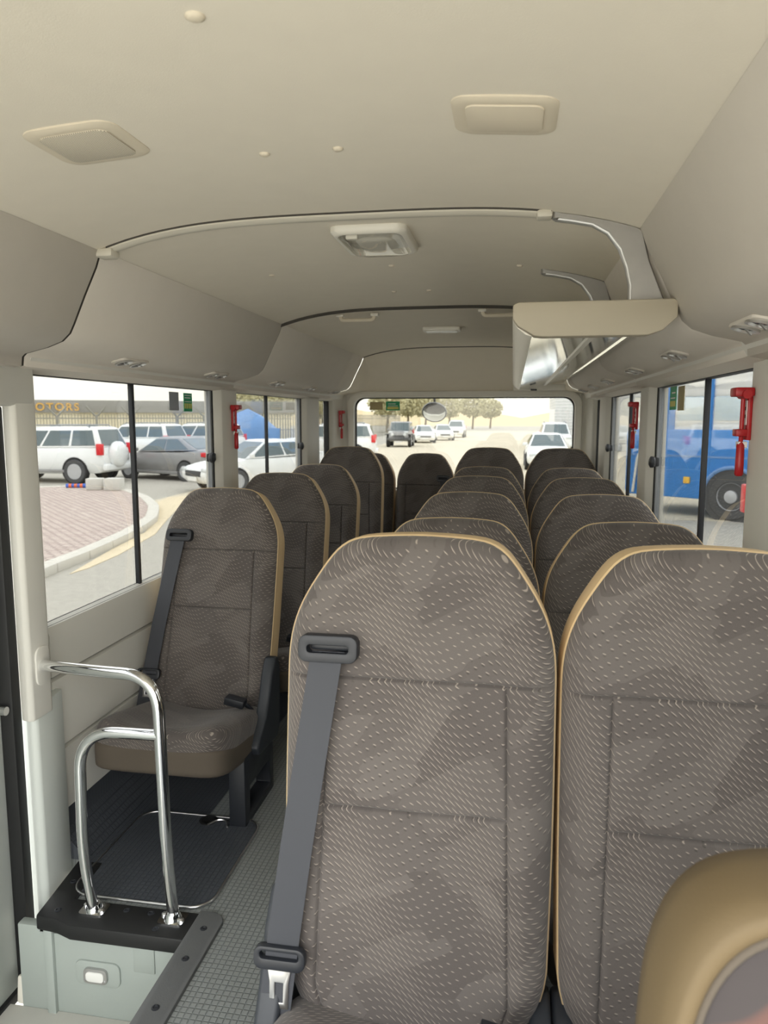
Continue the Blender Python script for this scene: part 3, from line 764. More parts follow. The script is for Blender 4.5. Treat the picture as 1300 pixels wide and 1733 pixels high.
def slope_panel(n, mat, x0, x1, d0=0.0):
    zz = lambda x: 1.515 + (x - .035) * .16 - d0
    m = MB(); m.prism([(x0 - .17, zz(x0) - 1.51), (x1 - .17, zz(x1) - 1.51), (x1 - .17, zz(x1) - 1.502), (x0 - .17, zz(x0) - 1.502)], 'Y', ry0 - 1.72, ry1 - 1.72); return m.build(n, mat, rk)
slope_panel('base_panel', 'mirror', .035, .19)
slope_panel('centre_strip', 'white_plastic', .19, .208, .004)
slope_panel('base_panel', 'mirror', .208, .315)
m = MB(); m.prism([(a - .17, b - 1.51) for a, b in [(RX0, 1.575), (RX0, 1.548), (RX0 + .012, 1.530), (RX0 + .03, 1.516), (.038, 1.512), (.04, 1.520), (.035, 1.524), (.02, 1.535), (.014, 1.55), (.010, 1.575)]], 'Y', ry0 - 1.72 - .01, ry1 - 1.72)
m.build('front_lip', 'white_plastic', rk, smooth=50)
rbox('end_bar', 'white_plastic', 0.0, .33, 1.508, 1.545, 4.96, 5.0)
rbox('end_catch', 'black_plastic', .11, .15, 1.505, 1.515, 4.94, 4.965, .002)
m = MB(); m.prism([(a - .17, b - 1.51) for a, b in [(.312, 1.555), (.34, 1.565), (.352, 1.60), (.345, 1.60), (.335, 1.572), (.31, 1.565)]], 'Y', ry0 - 1.72, ry1 - 1.72); m.build('wall_lip', 'mirror', rk, smooth=50)
for n_, y in enumerate((1.757, 2.40)):
    O = [(.082, 1.790), (.13, 1.786), (.20, 1.772), (.255, 1.752), (.268, 1.735), (.285, 1.67), (.318, 1.59), (.310, 1.575), (.252, 1.575)]
    I = [(.252, 1.62), (.243, 1.66), (.228, 1.70), (.200, 1.736), (.165, 1.756), (.12, 1.768), (.084, 1.774)]
    O = [(a, min(b, ceil_z(a) - .0015)) for a, b in O]; I = [(a, min(b, ceil_z(a) - .012)) for a, b in I]
    P = [(a - .17, b - 1.51) for a, b in O + I]
    m = MB(); m.prism(P, 'Y', y - 1.72 - .010, y - 1.72 + .010); b_ = m.build('bracket', 'cast_alloy', rk, smooth=30)
    m = MB(); m.tube([(a - .17, y - 1.72, b - 1.51) for a, b in [O[-1]] + I], .0075, 8); m.build('bracket_flange', 'silver_plastic', b_, smooth=70)
    m = MB(); m.tube([(a - .17, y - 1.72, b - 1.51) for a, b in O[1:-1]], .005, 8); m.build('bracket_edge', 'cast_alloy', b_, smooth=70)
    m = MB(); m.lathe((.086 - .17, y - 1.72, 1.772 - 1.51), (0, 0, 1), [(.006, -.006), (.010, -.002), (.010, .012), (.006, .016)], 12); m.build('bracket_stud', 'steel', b_)

# ------------------------------------------------------------------ things on the ceiling
def ceil_frame(x, y):
    sl = math.atan(-(ceil_z(x + .01) - ceil_z(x - .01)) / .02)
    return (x, y, ceil_z(x)), sl
def ceil_box(name, label, cat, x, y, wx, wy, r, mats, kind, group=None):
    p, sl = ceil_frame(x, y)
    t = thing(name, label, cat, p, 0, group); t.rotation_euler = (0, sl, 0)
    m = MB(); m.loft([[(a, b, z) for a, b in rrect(-wx / 2 + o, wx / 2 - o, -wy / 2 + o, wy / 2 - o, r)] for z, o in ((.006, 0), (-.003, .001), (-.007, .008), (-.006, .02), (-.005, .05))])
    m.build('rim', mats[0], t, smooth=50)
    m = MB(); m.prism(rrect(-wx / 2 + .022, wx / 2 - .022, -wy / 2 + .022, wy / 2 - .022, r * .6), 'Z', -.0085, -.002); m.build(kind, mats[1], t, bevel=.001)
    return t
ceil_box('ceiling_speaker', 'square ceiling speaker with perforated cream grille near the stairwell side', 'speaker', -.722, 1.222, .168, .16, .03, ('cream_plastic', 'grille'), 'grille')
ceil_box('ceiling_speaker', 'square ceiling speaker with plain smooth cover near the luggage rack side', 'speaker', -.022, 1.222, .162, .145, .025, ('cream_plastic', 'cream_plastic'), 'grille')
p, sl = ceil_frame(-.365, 1.99)
dl = thing('dome_lamp', 'white dome lamp with clear lens behind the first ceiling rib', 'lamp', p)
m = MB(); m.loft([[(a, b, z) for a, b in rrect(-.098 + o, .098 - o, -.135 + o, .135 - o, .03)] for z, o in ((.004, 0), (-.012, .0), (-.02, .008), (-.02, .016), (-.004, .02))]); m.build('housing', 'white_plastic', dl, smooth=50)
m = MB(); m.loft([[(a, b, z) for a, b in rrect(-.08 + o, .08 - o, -.117 + o, .117 - o, .025)] for z, o in ((-.012, 0), (-.026, .006), (-.030, .02), (-.031, .05))]); m.build('lens', 'clear_lens', dl, smooth=60)
m = MB(); m.loft([[(a * s_, b * s_ + .02, z) for a, b in rrect(-.07, .07, -.09, .09, .05, 6)] for s_, z in ((1, -.007), (.8, -.010), (.6, -.018), (.5, -.019))]); m.build('reflector', 'white_plastic', dl, smooth=60)
m = MB(); m.box((-.045, -.095, -.020), (.03, .015, .012)); m.build('switch', 'white_plastic', dl, bevel=.002)
for px_, py_ in ((330, 27), (448, 260), (572, 251), (663, 449), (880, 449), (460, 464), (667, 493), (726, 491)):
    q = onZ(px_, py_, 1.775); pz, sl = ceil_frame(q.x, q.y)
    q = onZ(px_, py_, pz[2]); pz, sl = ceil_frame(q.x, q.y)
    big = 1.25 if py_ < 100 else 1.0
    m = MB(); m.lathe((0, 0, 0), (0, 0, -1), [(.0095 * big, -.003), (.0095 * big, .002), (.006 * big, .0045), (.001, .005)], 14)
    o = m.build('trim_button', 'cream_plastic', smooth=60); o.location = pz
    lab = {330: 'large cream headliner button standing alone ahead of the two ceiling speakers', 448: 'small cream headliner button between the two ceiling speakers', 572: 'small cream headliner button between the two ceiling speakers', 663: 'small headliner button just behind the dome lamp', 880: 'small headliner button beside the second rack bracket', 460: 'small headliner button between the dome lamp and the single-seat side duct', 667: 'small headliner button before the second ceiling rib', 726: 'small headliner button before the second ceiling rib'}[px_]
    tag(o, lab, 'button', 'headliner buttons')
# grab handles and reading lamp at the back
for px_, py_, lab in ((605, 543, 'pale ceiling grab handle on the single-seat side before the rear bench'), (848, 535, 'pale ceiling grab handle beside the end of the luggage rack')):
    q = onZ(px_, py_, 1.765); q.z = ceil_z(q.x)
    h = thing('grab_handle', lab, 'handle', q)
    m = MB(); m.tube(smoothpath([(-.08, 0, .0), (-.075, 0, -.028), (.075, 0, -.028), (.08, 0, 0)], .025), .009, 10); m.build('grip', 'cream_plastic', h, smooth=80)
    for s_ in (-1, 1):
        m = MB(); m.box((s_ * .08, 0, -.006), (.036, .03, .014)); m.build('mount', 'white_plastic', h, bevel=.004)
q = onZ(748, 560, 1.785); q.z = ceil_z(q.x)
rl = thing('courtesy_lamp', 'slim white ceiling lamp centred before the rear cap', 'lamp', q)
m = MB(); m.prism(rrect(-.10, .10, -.045, .045, .02), 'Z', -.02, .004); m.build('housing', 'white_plastic', rl, bevel=.006)
m = MB(); m.prism(rrect(-.085, .085, -.03, .03, .015), 'Z', -.026, -.015); m.build('lens', 'lens_white', rl, bevel=.004)

# ------------------------------------------------------------------ emergency hammers and stickers
def hammer(x, y, z, sgn, label):
    """sgn: +1 hangs on the wall whose inside faces -x"""
    h = thing('emergency_hammer', label, 'hammer', (x, y, z)); h.scale = (.85, .85, .88)
    s_ = -sgn
    m = MB(); m.bb(0, s_ * .012, -.02, .02, -.095, .035); m.build('holder', 'red_plastic', h, bevel=.003)
    m = MB(); m.bb(0, s_ * .05, -.034, .022, .018, .042); m.build('clip', 'red_plastic', h, bevel=.005)
    m = MB(); m.cyl((s_ * .022, -.045, .024), (s_ * .022, .018, .024), .012, 12); m.build('hammer_head', 'red_plastic', h)
    m = MB(); m.tube([(s_ * .022, -.006, z_) for z_ in (.02, -.06, -.10, -.108, -.16, -.185, -.19)], [.006, .006, .006, .0105, .0115, .0115, .008], 12); m.build('handle', 'red_plastic', h, smooth=60)
    m = MB(); m.bb(s_ * .010, s_ * .040, -.024, .014, -.085, -.066); m.build('lower_clip', 'red_plastic', h, bevel=.003)
    m = MB(); m.bb(s_ * .0118, s_ * .0136, -.014, .014, -.055, .008); lb = m.build('paper_label', 'white_paper', h)
    for zz in (-.012, -.032):
        m = MB(); m.bb(s_ * .0134, s_ * .0144, -.005, .008, zz - .005, zz + .004); m.build('print_mark', 'black_rubber', lb)
    m = MB(); m.bb(s_ * .006, s_ * .03, -.012, .012, -.115, -.099); m.build('seal_tag', 'white_paper', h, bevel=.002)
hammer(XL + .028, 3.31, 1.352, -1, 'red emergency hammer on the pillar behind the single seat nearest the handrail')
hammer(XL + .055, 5.37, 1.345, -1, 'red emergency hammer on the corner post beside the rear window')
hammer(XR - .028, 1.845, 1.362, 1, 'large red emergency hammer on the pillar by the first pair of seats')
hammer(XR - .028, 3.42, 1.362, 1, 'red emergency hammer on the pillar between the two paired-seat side windows')
def sticker(x, y, z, wd, ht, axis, mat, label, marks):
    o = thing('window_sticker', label, 'sticker', (x, y, z))
    def B(u0, u1, v0, v1, t0, t1, n, mt, par):
        m = MB()
        if axis == 'X': m.bb(t0, t1, u0, u1, v0, v1)
        else: m.bb(u0, u1, t0, t1, v0, v1)
        return m.build(n, mt, par)
    b = B(-wd / 2, wd / 2, -ht / 2, ht / 2, -.0006, .0006, 'sheet', mat, o)
    for (u0, u1, v0, v1, mt) in marks:
        for s_ in (-1, 1):
            B(u0 * wd, u1 * wd, v0 * ht, v1 * ht, s_ * .0006, s_ * .0009, 'print_band', mt, b)
GREEN = [(-.4, .4, .36, .40, 'white_paper'), (-.38, .3, .22, .27, 'white_paper'), (-.4, .4, .02, .05, 'white_paper'), (-.44, -.26, -.34, -.06, 'sticker_yellow'), (-.20, -.02, -.34, -.06, 'sticker_yellow'), (.06, .22, -.34, -.06, 'sticker_yellow'), (.28, .44, -.34, -.06, 'sticker_yellow')]
a = onX(294.5, 679, XL - .012); sticker(XL - .012, a.y, a.z, .083, .073, 'X', 'sticker_grey', 'grey square sticker on the window beside the green one', [])
a = onX(318, 681, XL - .012); sticker(XL - .012, a.y, a.z, .08, .075, 'X', 'sticker_green', 'green sticker with yellow lettering on the window behind the handrail', GREEN)
GB = [(-.35, .2, .2, .26, 'white_paper'), (-.35, .35, -.02, .03, 'white_paper'), (-.4, .4, -.36, -.12, 'sticker_yellow')]
a = onX(1139.5, 674, XR + .012); sticker(XR + .012, a.y, a.z, .11, .085, 'X', 'sticker_green', 'green and yellow sticker on the window above the paired seats', GB)
a = onX(1153, 674, XR + .012); sticker(XR + .012, a.y, a.z, .10, .085, 'X', 'sticker_tan', 'faded tan sticker on the window above the paired seats', [])
a = onY(637, 687, YR + .034); sticker(a.x, YR + .034, a.z, .098, .058, 'Y', 'sticker_tan', 'faded tan sticker at the top of the rear window', [])
a = onY(665, 687, YR + .034); sticker(a.x, YR + .034, a.z, .105, .066, 'Y', 'sticker_green', 'green and yellow sticker at the top of the rear window', GB)
# outside convex mirror over the rear window
a = onY(735, 699, YR + .16)
mi = thing('convex_mirror', 'round convex mirror hanging outside the top of the rear window', 'mirror', a)
m = MB(); m.lathe((0, 0, 0), (0, -1, -.8), [(.002, .012), (.04, .009), (.07, .003), (.084, -.004)], 24); m.build('glass', 'mirror', mi, smooth=80)
m = MB(); m.lathe((0, 0, 0), (0, -1, -.8), [(.084, -.006), (.093, -.004), (.095, -.014), (.06, -.045), (.02, -.05)], 24); m.build('shell', 'sticker_grey', mi, smooth=60)
m = MB(); m.tube([(0, .03, .03), (0, .02, .10), (0, -.10, .13)], .008, 8); m.build('arm', 'black_plastic', mi)

# ------------------------------------------------------------------ outdoors
m = MB(); m.prism([(-160, -60), (120, -60), (120, 260), (-160, 260)], 'Z', GZ - .2, GZ)
ground = struct(m.build('ground', 'asphalt', smooth=0), 'pale asphalt road and yard')
# light road running away behind the bus
m = MB(); m.prism([(-9, 16), (5, 16), (9, 120), (-12, 120)], 'Z', GZ - .01, GZ + .006); m.build('road_surface', 'road_light', ground, smooth=0)
# paved island with kerbstones
ipx = [(40, 832), (120, 829), (180, 830), (222, 838), (248, 850), (262, 866), (256, 884), (232, 902), (195, 921), (140, 946), (84, 968), (30, 992), (-60, 1030)]
IP = [gp(*q) for q in ipx]
poly = [(p.x, p.y) for p in IP]
tail = [(poly[-1][0] - 6, poly[-1][1] - 2), (poly[0][0] - 14, poly[0][1] + 1)]
isl = struct(link('trim_2', None), 'brick-paved traffic island with pale kerb')
m = MB(); m.prism(poly + tail, 'Z', GZ - .02, GZ + .11); m.build('paving', 'paver', isl, smooth=0)
# resample the rim into single kerbstones
dense = []
for p, q in zip(IP[:-1], IP[1:]):
    n_ = max(2, int((q - p).length / .12)); dense += [p.lerp(q, i / n_) for i in range(n_)]
dense.append(IP[-1])
acc = 0; st = [dense[0]]
for p, q in zip(dense[:-1], dense[1:]):
    acc += (q - p).length
    if acc >= 0.9: st.append(q); acc = 0
ctr = Vector((sum(p.x for p in IP) / len(IP) - 3, sum(p.y for p in IP) / len(IP), GZ))
for p, q in zip(st[:-1], st[1:]):
    d = (q - p); ln = d.length; d.normalize(); c_ = (p + q) / 2
    m = MB(); m.box((0, 0, .06), (ln - .02, .24, .14)); o = m.build('kerbstone', 'kerb', isl, bevel=.015)
    o.location = (c_.x, c_.y, GZ); o.rotation_euler = (0, 0, math.atan2(d.y, d.x))
sd = [gp(*q) for q in ((268, 850), (285, 842), (330, 838), (330, 850), (300, 862), (283, 880), (262, 905), (200, 940), (150, 962), (118, 972), (190, 930), (245, 902), (262, 884))]
m = MB(); m.prism([(p.x, p.y) for p in sd], 'Z', GZ - .01, GZ + .01)
tag(m.build('sand_drift', 'sand', smooth=0), 'drift of pale sand lying along the island kerb', 'sand')['kind'] = 'stuff'
# blocks and the striped barrier
for px_, py_, s_, rz in ((162, 835, .40, .3), (194, 836, .42, .1)):
    q = gp(px_, py_)
    m = MB(); m.box((0, 0, s_ * .40), (s_ * 1.1, s_ * .9, s_ * .8)); o = m.build('concrete_block', 'concrete', bevel=.03); o.location = (q.x, q.y, GZ + .11); o.rotation_euler = (0, 0, rz)
    tag(o, 'pale concrete block ' + ('beside the striped post on the island' if px_ < 170 else 'at the outer tip of the brick island'), 'block')
q0, q1 = gp(113, 832), gp(146, 832)
bp = thing('striped_post', 'orange and blue striped post lying on the brick island', 'post', (q0.x, q0.y, GZ + .11 + .06))
for i in range(7):
    a_, b_ = (q1 - q0) * (i / 7), (q1 - q0) * ((i + 1) / 7)
    m = MB(); m.cyl(a_, b_, .06, 12); m.build('stripe', 'stripe_blue' if i % 2 == 0 else 'stripe_orange', bp)

# ---- cars
def wheel(par, x, y, r, wd, sy):
    m = MB(); m.lathe((x, y - sy * wd / 2, r), (0, sy, 0), [(r * .62, -wd * .1), (r * .92, -wd * .1), (r, wd * .1), (r, wd * .85), (r * .94, wd), (r * .66, wd), (r * .63, wd * .9)], 24); wh = m.build('wheel', 'tyre', par, smooth=50)
    m = MB(); m.lathe((x, y - sy * wd / 2, r), (0, sy, 0), [(r * .65, wd * .97), (r * .62, wd * .99), (r * .58, wd * .8), (r * .2, wd * .82), (.01, wd * .86)], 20)
    for k in range(6):
        a = 2 * PI * k / 6; c_ = Vector((x + math.cos(a) * r * .36, y + sy * wd * .42, r + math.sin(a) * r * .36))
        m.box(c_, (r * .50, .02, r * .15), Matrix.Rotation(-a, 3, 'Y'))
    m.build('rim', 'rim', wh, smooth=40)
def bil(P, u, v): return P[0] * (1 - u) * (1 - v) + P[1] * u * (1 - v) + P[2] * u * v + P[3] * (1 - u) * v
def car(name, label, pos, heading, kind='sedan', paint='car_white', sc_=1.0, group=None, glassm='car_glass'):
    """local +x is the front; pos is the middle of the footprint on the road"""
    t = thing(name, label, 'car', (pos[0], pos[1], pos[2] if len(pos) > 2 else GZ), heading, group)
    t.scale = (sc_, sc_, sc_)
    if kind == 'sedan':
        S = [(2.28, .50, .56, .60), (2.24, .38, .66, .74), (2.08, .26, .75, .82), (1.75, .22, .82, .86), (1.2, .20, .90, .88), (.90, .20, .95, .89), (0, .20, .95, .90), (-1.2, .20, .98, .89), (-1.70, .22, 1.04, .87), (-2.05, .28, 1.04, .82), (-2.22, .40, .98, .74), (-2.27, .5, .80, .64)]
        base = (1.02, .93, -1.78, 1.03, .80); roof = (.22, 1.43, -.80, 1.44, .57); zr = 1.47; wb = (1.36, -1.34); wr_ = .325; hw = .88
    elif kind == 'suv':
        S = [(2.35, .55, .72, .72), (2.30, .42, .95, .84), (2.12, .32, 1.06, .90), (1.5, .30, 1.12, .93), (1.0, .30, 1.15, .93), (0, .30, 1.15, .94), (-1.6, .30, 1.17, .94), (-2.15, .34, 1.17, .90), (-2.30, .42, 1.12, .86), (-2.36, .5, .9, .82)]
        base = (1.08, 1.13, -2.28, 1.16, .86); roof = (.45, 1.76, -2.02, 1.78, .68); zr = 1.82; wb = (1.42, -1.38); wr_ = .39; hw = .93
    elif kind == 'jeep':
        S = [(1.95, .50, 1.05, .66), (1.92, .45, 1.10, .70), (1.5, .42, 1.13, .74), (.7, .40, 1.17, .76), (0, .40, 1.17, .78), (-1.5, .40, 1.17, .78), (-1.85, .42, 1.17, .78), (-1.9, .5, 1.1, .77)]
        base = (.72, 1.16, -1.85, 1.17, .76); roof = (.52, 1.78, -1.80, 1.80, .70); zr = 1.83; wb = (1.3, -1.15); wr_ = .41; hw = .86
    rings = []
    for x, zb, zt, h in S:
        q = [(h * .84, zb), (h * .97, zb + (zt - zb) * .18), (h, zb + (zt - zb) * .5), (h * .975, zb + (zt - zb) * .8), (h * .90, zt - .02), (h * .6, zt + .02), (0, zt + .03)]
        rings.append([(x, y, z) for y, z in q] + [(x, -y, z) for y, z in reversed(q[:-1])])
    m = MB(); m.loft(rings); body = m.build('body', paint, t, smooth=40)
    bf, bfz, brr, brz, bw = base; rf, rfz, rb, rbz, rw = roof
    B = {(1, s): Vector((bf, s * bw, bfz)) for s in (-1, 1)}; B.update({(0, s): Vector((brr, s * bw, brz)) for s in (-1, 1)})
    Q = {(1, s): Vector((rf, s * rw, rfz)) for s in (-1, 1)}; Q.update({(0, s): Vector((rb, s * rw, rbz)) for s in (-1, 1)})
    rings = []
    n_ = 8
    def side_ring(k):     # cabin cross-sections from rear to front, roof slightly crowned
        pass
    m = MB()
    lo4 = [B[(1, 1)], B[(1, -1)], B[(0, -1)], B[(0, 1)]]; hi4 = [Q[(1, 1)], Q[(1, -1)], Q[(0, -1)], Q[(0, 1)]]
    cx = (rf + rb) / 2
    top4 = [Vector((cx + (p.x - cx) * .86, p.y * .8, zr)) for p in hi4]
    m.loft([lo4, hi4, top4]); m.build('cabin', paint, t, bevel=.05, segs=2, smooth=50)
    def pane(nm, P, u0, u1, v0, v1):
        nrm = (P[1] - P[0]).cross(P[3] - P[0]).normalized()
        mid = (P[0] + P[1] + P[2] + P[3]) / 4; cc = Vector((cx, 0, 1.2))
        if nrm.dot(mid - cc) < 0: nrm = -nrm
        q = [bil(P, u0, v0), bil(P, u1, v0), bil(P, u1, v1), bil(P, u0, v1)]
        m = MB(); m.loft([[p + nrm * .0 for p in q], [p + nrm * .012 for p in q]]); m.build(nm, glassm, t, bevel=.0, smooth=20)
    pane('windshield', [B[(1, 1)], B[(1, -1)], Q[(1, -1)], Q[(1, 1)]], .06, .94, .05, .93)
    pane('rear_window', [B[(0, 1)], B[(0, -1)], Q[(0, -1)], Q[(0, 1)]], .08, .92, .12 if kind == 'sedan' else .08, .90)
    for s in (-1, 1):
        P = [B[(1, s)], B[(0, s)], Q[(0, s)], Q[(1, s)]]
        cuts = [(.05, .47), (.50, .90)] if kind == 'sedan' else [(.05, .34), (.37, .66), (.69, .95)]
        for a_, b_ in cuts: pane('side_window', P, a_, b_, .10, .88)
    for x in wb:
        for s in (-1, 1):
            m = MB(); m.cyl((x, s * (hw - .16), wr_ + .02), (x, s * (hw + .014), wr_ + .02), wr_ * 1.14, 24); m.build('wheel_arch', 'black_rubber', t, smooth=40)
            wheel(t, x, s * (hw - .065), wr_, .22, s)
    fx = S[2][0]; zt = S[2][2]; rx = S[-3][0]
    for s in (-1, 1):
        m = MB(); m.box((S[1][0] - .09, s * S[1][3] * .80, S[1][2] - .02), (.22, .34, .13)); m.build('headlight', 'headlamp', t, bevel=.03)
        m = MB()
        if kind == 'sedan': m.box((S[-2][0] + .09, s * .68, .90), (.24, .30, .15))
        else: m.box((S[-1][0] + .11, s * (S[-1][3] + .02), 1.10), (.20, .16, .36))
        m.build('taillight', 'tail_red', t, bevel=.02)
        m = MB(); m.box((bf - .12, s * (bw + .13), bfz + .10), (.10, .18, .13)); m.build('side_mirror', paint, t, bevel=.03)
        m = MB(); m.box((0, s * (hw + .005), .28 if kind == 'sedan' else .40), (2.0, .03, .10)); m.build('sill', 'car_grey' if kind == 'suv' else paint, t, bevel=.01)
    m = MB(); m.box((S[0][0] - .01, 0, (S[0][1] + S[0][2]) / 2 + .02), (.05, .9, .16)); m.build('grille', 'tyre', t, bevel=.02)
    m = MB(); m.box((S[0][0] + .02, 0, .40), (.03, .5, .11)); m.build('number_plate', 'white_paper', t)
    if kind == 'suv':
        m = MB(); m.box((S[-1][0] - .02, 0, .52), (.16, 1.66, .20)); m.build('rear_bumper', paint, t, bevel=.05)
        for s in (-1, 1):
            m = MB(); m.tube([(.3, s * .62, zr - .02), (.2, s * .62, zr + .05), (-1.7, s * .62, zr + .05), (-1.8, s * .62, zr - .02)], .022, 8); m.build('roof_rail', 'sticker_grey', t)
    if kind == 'jeep':
        m = MB(); m.box((2.0, 0, .60), (.16, 1.6, .18)); m.build('front_bumper', 'tyre', t, bevel=.03)
        for s in (-1, 1):
            m = MB(); m.box((1.3, s * .86, .92), (.95, .26, .06)); m.build('fender', 'tyre', t, bevel=.02)
            m = MB(); m.lathe((1.955, s * .46, .92), (1, 0, 0), [(.02, .03), (.11, .02), (.12, 0)], 16); m.build('round_lamp', 'headlamp', t)
    return t
def at(px, py): return gp(px, py)
q = gp(80, 817)
suv = car('suv_car', 'white off-road wagon with spare wheel on its tailgate, beyond the brick island', (q.x - .25, q.y + .8), PI - .02, 'suv')
m = MB(); m.lathe((-2.36, .12, .93), (-1, 0, 0), [(.40, 0), (.42, .05), (.40, .20), (.34, .26), (.05, .28)], 28); m.build('spare_wheel_cover', 'car_white', suv, smooth=50)
m = MB(); m.box((-2.385, -.45, .84), (.03, .40, .30)); m.build('plate_recess', 'car_grey', suv, bevel=.02)
q = gp(275, 813); car('sedan_car', 'dusty grey sedan parked side-on behind the white off-road wagon', (q.x, q.y + 1.0), PI - .35, 'sedan', 'car_grey')
q = gp(392, 834); car('sedan_car', 'white sedan with its nose towards the bus, ahead of the blue tarpaulin', (q.x + .35, q.y + 1.6), PI + .9, 'sedan')
q = gp(322, 778); car('pickup_car', 'pale wagon parked behind the grey sedan', (q.x, q.y + 1), PI - .1, 'suv')
q = gp(222, 792); car('suv_car', 'white wagon half hidden behind the window mullion and the spare wheel', (q.x - 2, q.y + 4.5), PI - .2, 'suv')
q = gp(545, 782); car('suv_car', 'white wagon side-on seen beside the rear corner post', (q.x, q.y + 1.4), PI + .15, 'suv')
q = gp(672, 757); car('jeep_car', 'square-nosed open-fendered off-roader facing the bus through the rear window', (q.x, q.y + 1.8), -PI / 2 + .06, 'jeep', 'car_grey', 1.0)
q = gp(712, 750); car('sedan_car', 'white sedan parked beside the square off-roader behind the bus', (q.x, q.y + 2), -PI / 2 + .2, 'sedan')
q = gp(733, 747); car('sedan_car', 'pale sedan parked just past the white one behind the bus', (q.x + .5, q.y + 4), -PI / 2 + .2, 'sedan')
q = gp(770, 741); car('suv_car', 'white wagon driving along the far road behind the bus', (q.x, q.y + 2), -PI / 2, 'suv')
q = gp(920, 798); car('sedan_car', 'white sedan parked close behind the bus by the pale wall', (q.x + .2, q.y + 2.4), -PI / 2, 'sedan')
q = gp(940, 775); car('suv_car', 'white wagon parked behind the white sedan near the pale wall', (q.x + .3, q.y + 6.5), -PI / 2, 'suv')
# small dark red tail light car beside the bus
tl = onY(1254, 822, 10.0); car('suv_car', 'white wagon whose red tail light shows under the large hammer', (tl.x + .92, 7.65), -PI / 2, 'suv')

# blue tarpaulin heap behind the white sedan
q = gp(403, 774); tp = thing('tarpaulin_truck', 'truck load under a blue tarpaulin behind the white sedan', 'truck', (q.x, q.y + 2, GZ), .9); tp.scale = (.62, .8, .95)
m = MB(); m.loft([[(x, y * sy, z) for y, z in ((-1.1, .9), (-1.15, 1.6), (-.8, 2.3 * hh), (0, 2.6 * hh), (.8, 2.3 * hh), (1.15, 1.6), (1.1, .9))] for x, sy, hh in ((-2.2, .9, .72), (-1.5, 1, .95), (-.2, 1, 1.06), (1.2, 1, .9), (2.3, .9, .68))]); m.build('tarpaulin', 'tarp_blue', tp, smooth=60)
m = MB(); m.bb(-2.6, 2.6, -1.1, 1.1, .55, .95); m.build('bed', 'sticker_grey', tp, bevel=.03)
for x in (-1.6, 1.7):
    for s in (-1, 1): wheel(tp, x, s * .98, .42, .24, s)

# blue truck standing across, seen side-on through the paired-seat windows
Pw = gp(1231, 883); Pl = onZ(1052, 835, GZ + .40)
ex = Vector((Pl.x - Pw.x, Pl.y - Pw.y, 0)); LE = ex.length; ex.normalize()
tk = thing('blue_truck', 'long blue truck, upper body painted pale as sky reflection, standing side-on beyond the paired-seat windows', 'truck', (Pw.x, Pw.y, GZ), math.atan2(ex.y, ex.x))
m = MB(); m.prism(rrect(-6.5, LE, .40, 1.86, .10, 4), 'Y', -2.3, -.12); m.build('lower_body', 'truck_blue', tk, bevel=.03)
m = MB(); m.prism(rrect(-6.4, LE - .06, 1.80, 3.3, .12, 4), 'Y', -2.25, -.17); m.build('upper_body_reflection', 'corrugated', tk, bevel=.03)  # sky reflection in the bus glass, painted as a pale upper half
def tx(px_):      # local x where the sight line of a picture column meets the truck side
    d = ray(px_, 707); n_ = Vector((-ex.y, ex.x, 0)); P0 = Vector((Pw.x, Pw.y, 0)) + n_ * -.12
    t_ = (P0 - Vector((CAM.x, CAM.y, 0))).dot(n_) / d.dot(n_); h_ = CAM + d * t_
    return (Vector((h_.x, h_.y, 0)) - Vector((Pw.x, Pw.y, 0))).dot(ex)
for a_, b_ in ((1117, 1141), (1193, 1206), (1270, 1290)):
    m = MB(); m.bb(min(tx(a_), tx(b_)), max(tx(a_), tx(b_)), -.20, -.13, 1.8, 3.28); m.build('upright', 'truck_blue', tk, bevel=.02)
for a_, b_ in ((1145, 1190), (1208, 1268)):
    m = MB(); m.bb(min(tx(a_), tx(b_)), max(tx(a_), tx(b_)), -.185, -.15, 2.05, 2.55); m.build('side_window', 'car_glass_pale', tk, bevel=.02)  # pane colour carries the same pale sky reflection
m = MB(); m.bb(-6.4, LE - .1, -.135, -.11, 1.28, 1.32); m.build('side_moulding', 'tarp_blue', tk)
for x in (0.0, -4.6):
    for y, s_ in ((-.12, 1), (-2.3, -1)):
        m = MB(); m.lathe((x, y - s_ * .24, .50), (0, s_, 0), [(.30, 0), (.46, 0), (.5, .06), (.5, .22), (.46, .28), (.31, .28), (.29, .24), (.27, .12), (.02, .12)], 32); m.build('wheel', 'tyre', tk, smooth=40)
        m = MB(); m.lathe((x, y - s_ * .24, .50), (0, s_, 0), [(.30, .25), (.29, .285), (.24, .20), (.15, .20), (.13, .29), (.02, .31)], 28); m.build('wheel_hub', 'rim', tk, smooth=40)
    m = MB(); m.tube([(x + .60 * math.cos(a), -.11, .50 + .60 * math.sin(a)) for a in [PI * k / 14 for k in range(15)]], .045, 8); m.build('arch_rim', 'tarp_blue', tk)
    m = MB(); m.cyl((x, -.3, .50), (x, -.105, .50), .585, 28); m.build('wheel_arch', 'tyre', tk)
xm = tx(1168); m = MB(); m.bb(xm - .07, xm + .07, -.13, -.09, .72, .86); m.build('side_marker', 'amber', tk, bevel=.01)
m = MB(); m.tube([(LE - .22, -.09, .45), (LE - .30, -.09, 1.2), (LE - .42, -.09, 1.5)], .03, 8); m.build('grab_pipe', 'white_plastic', tk)

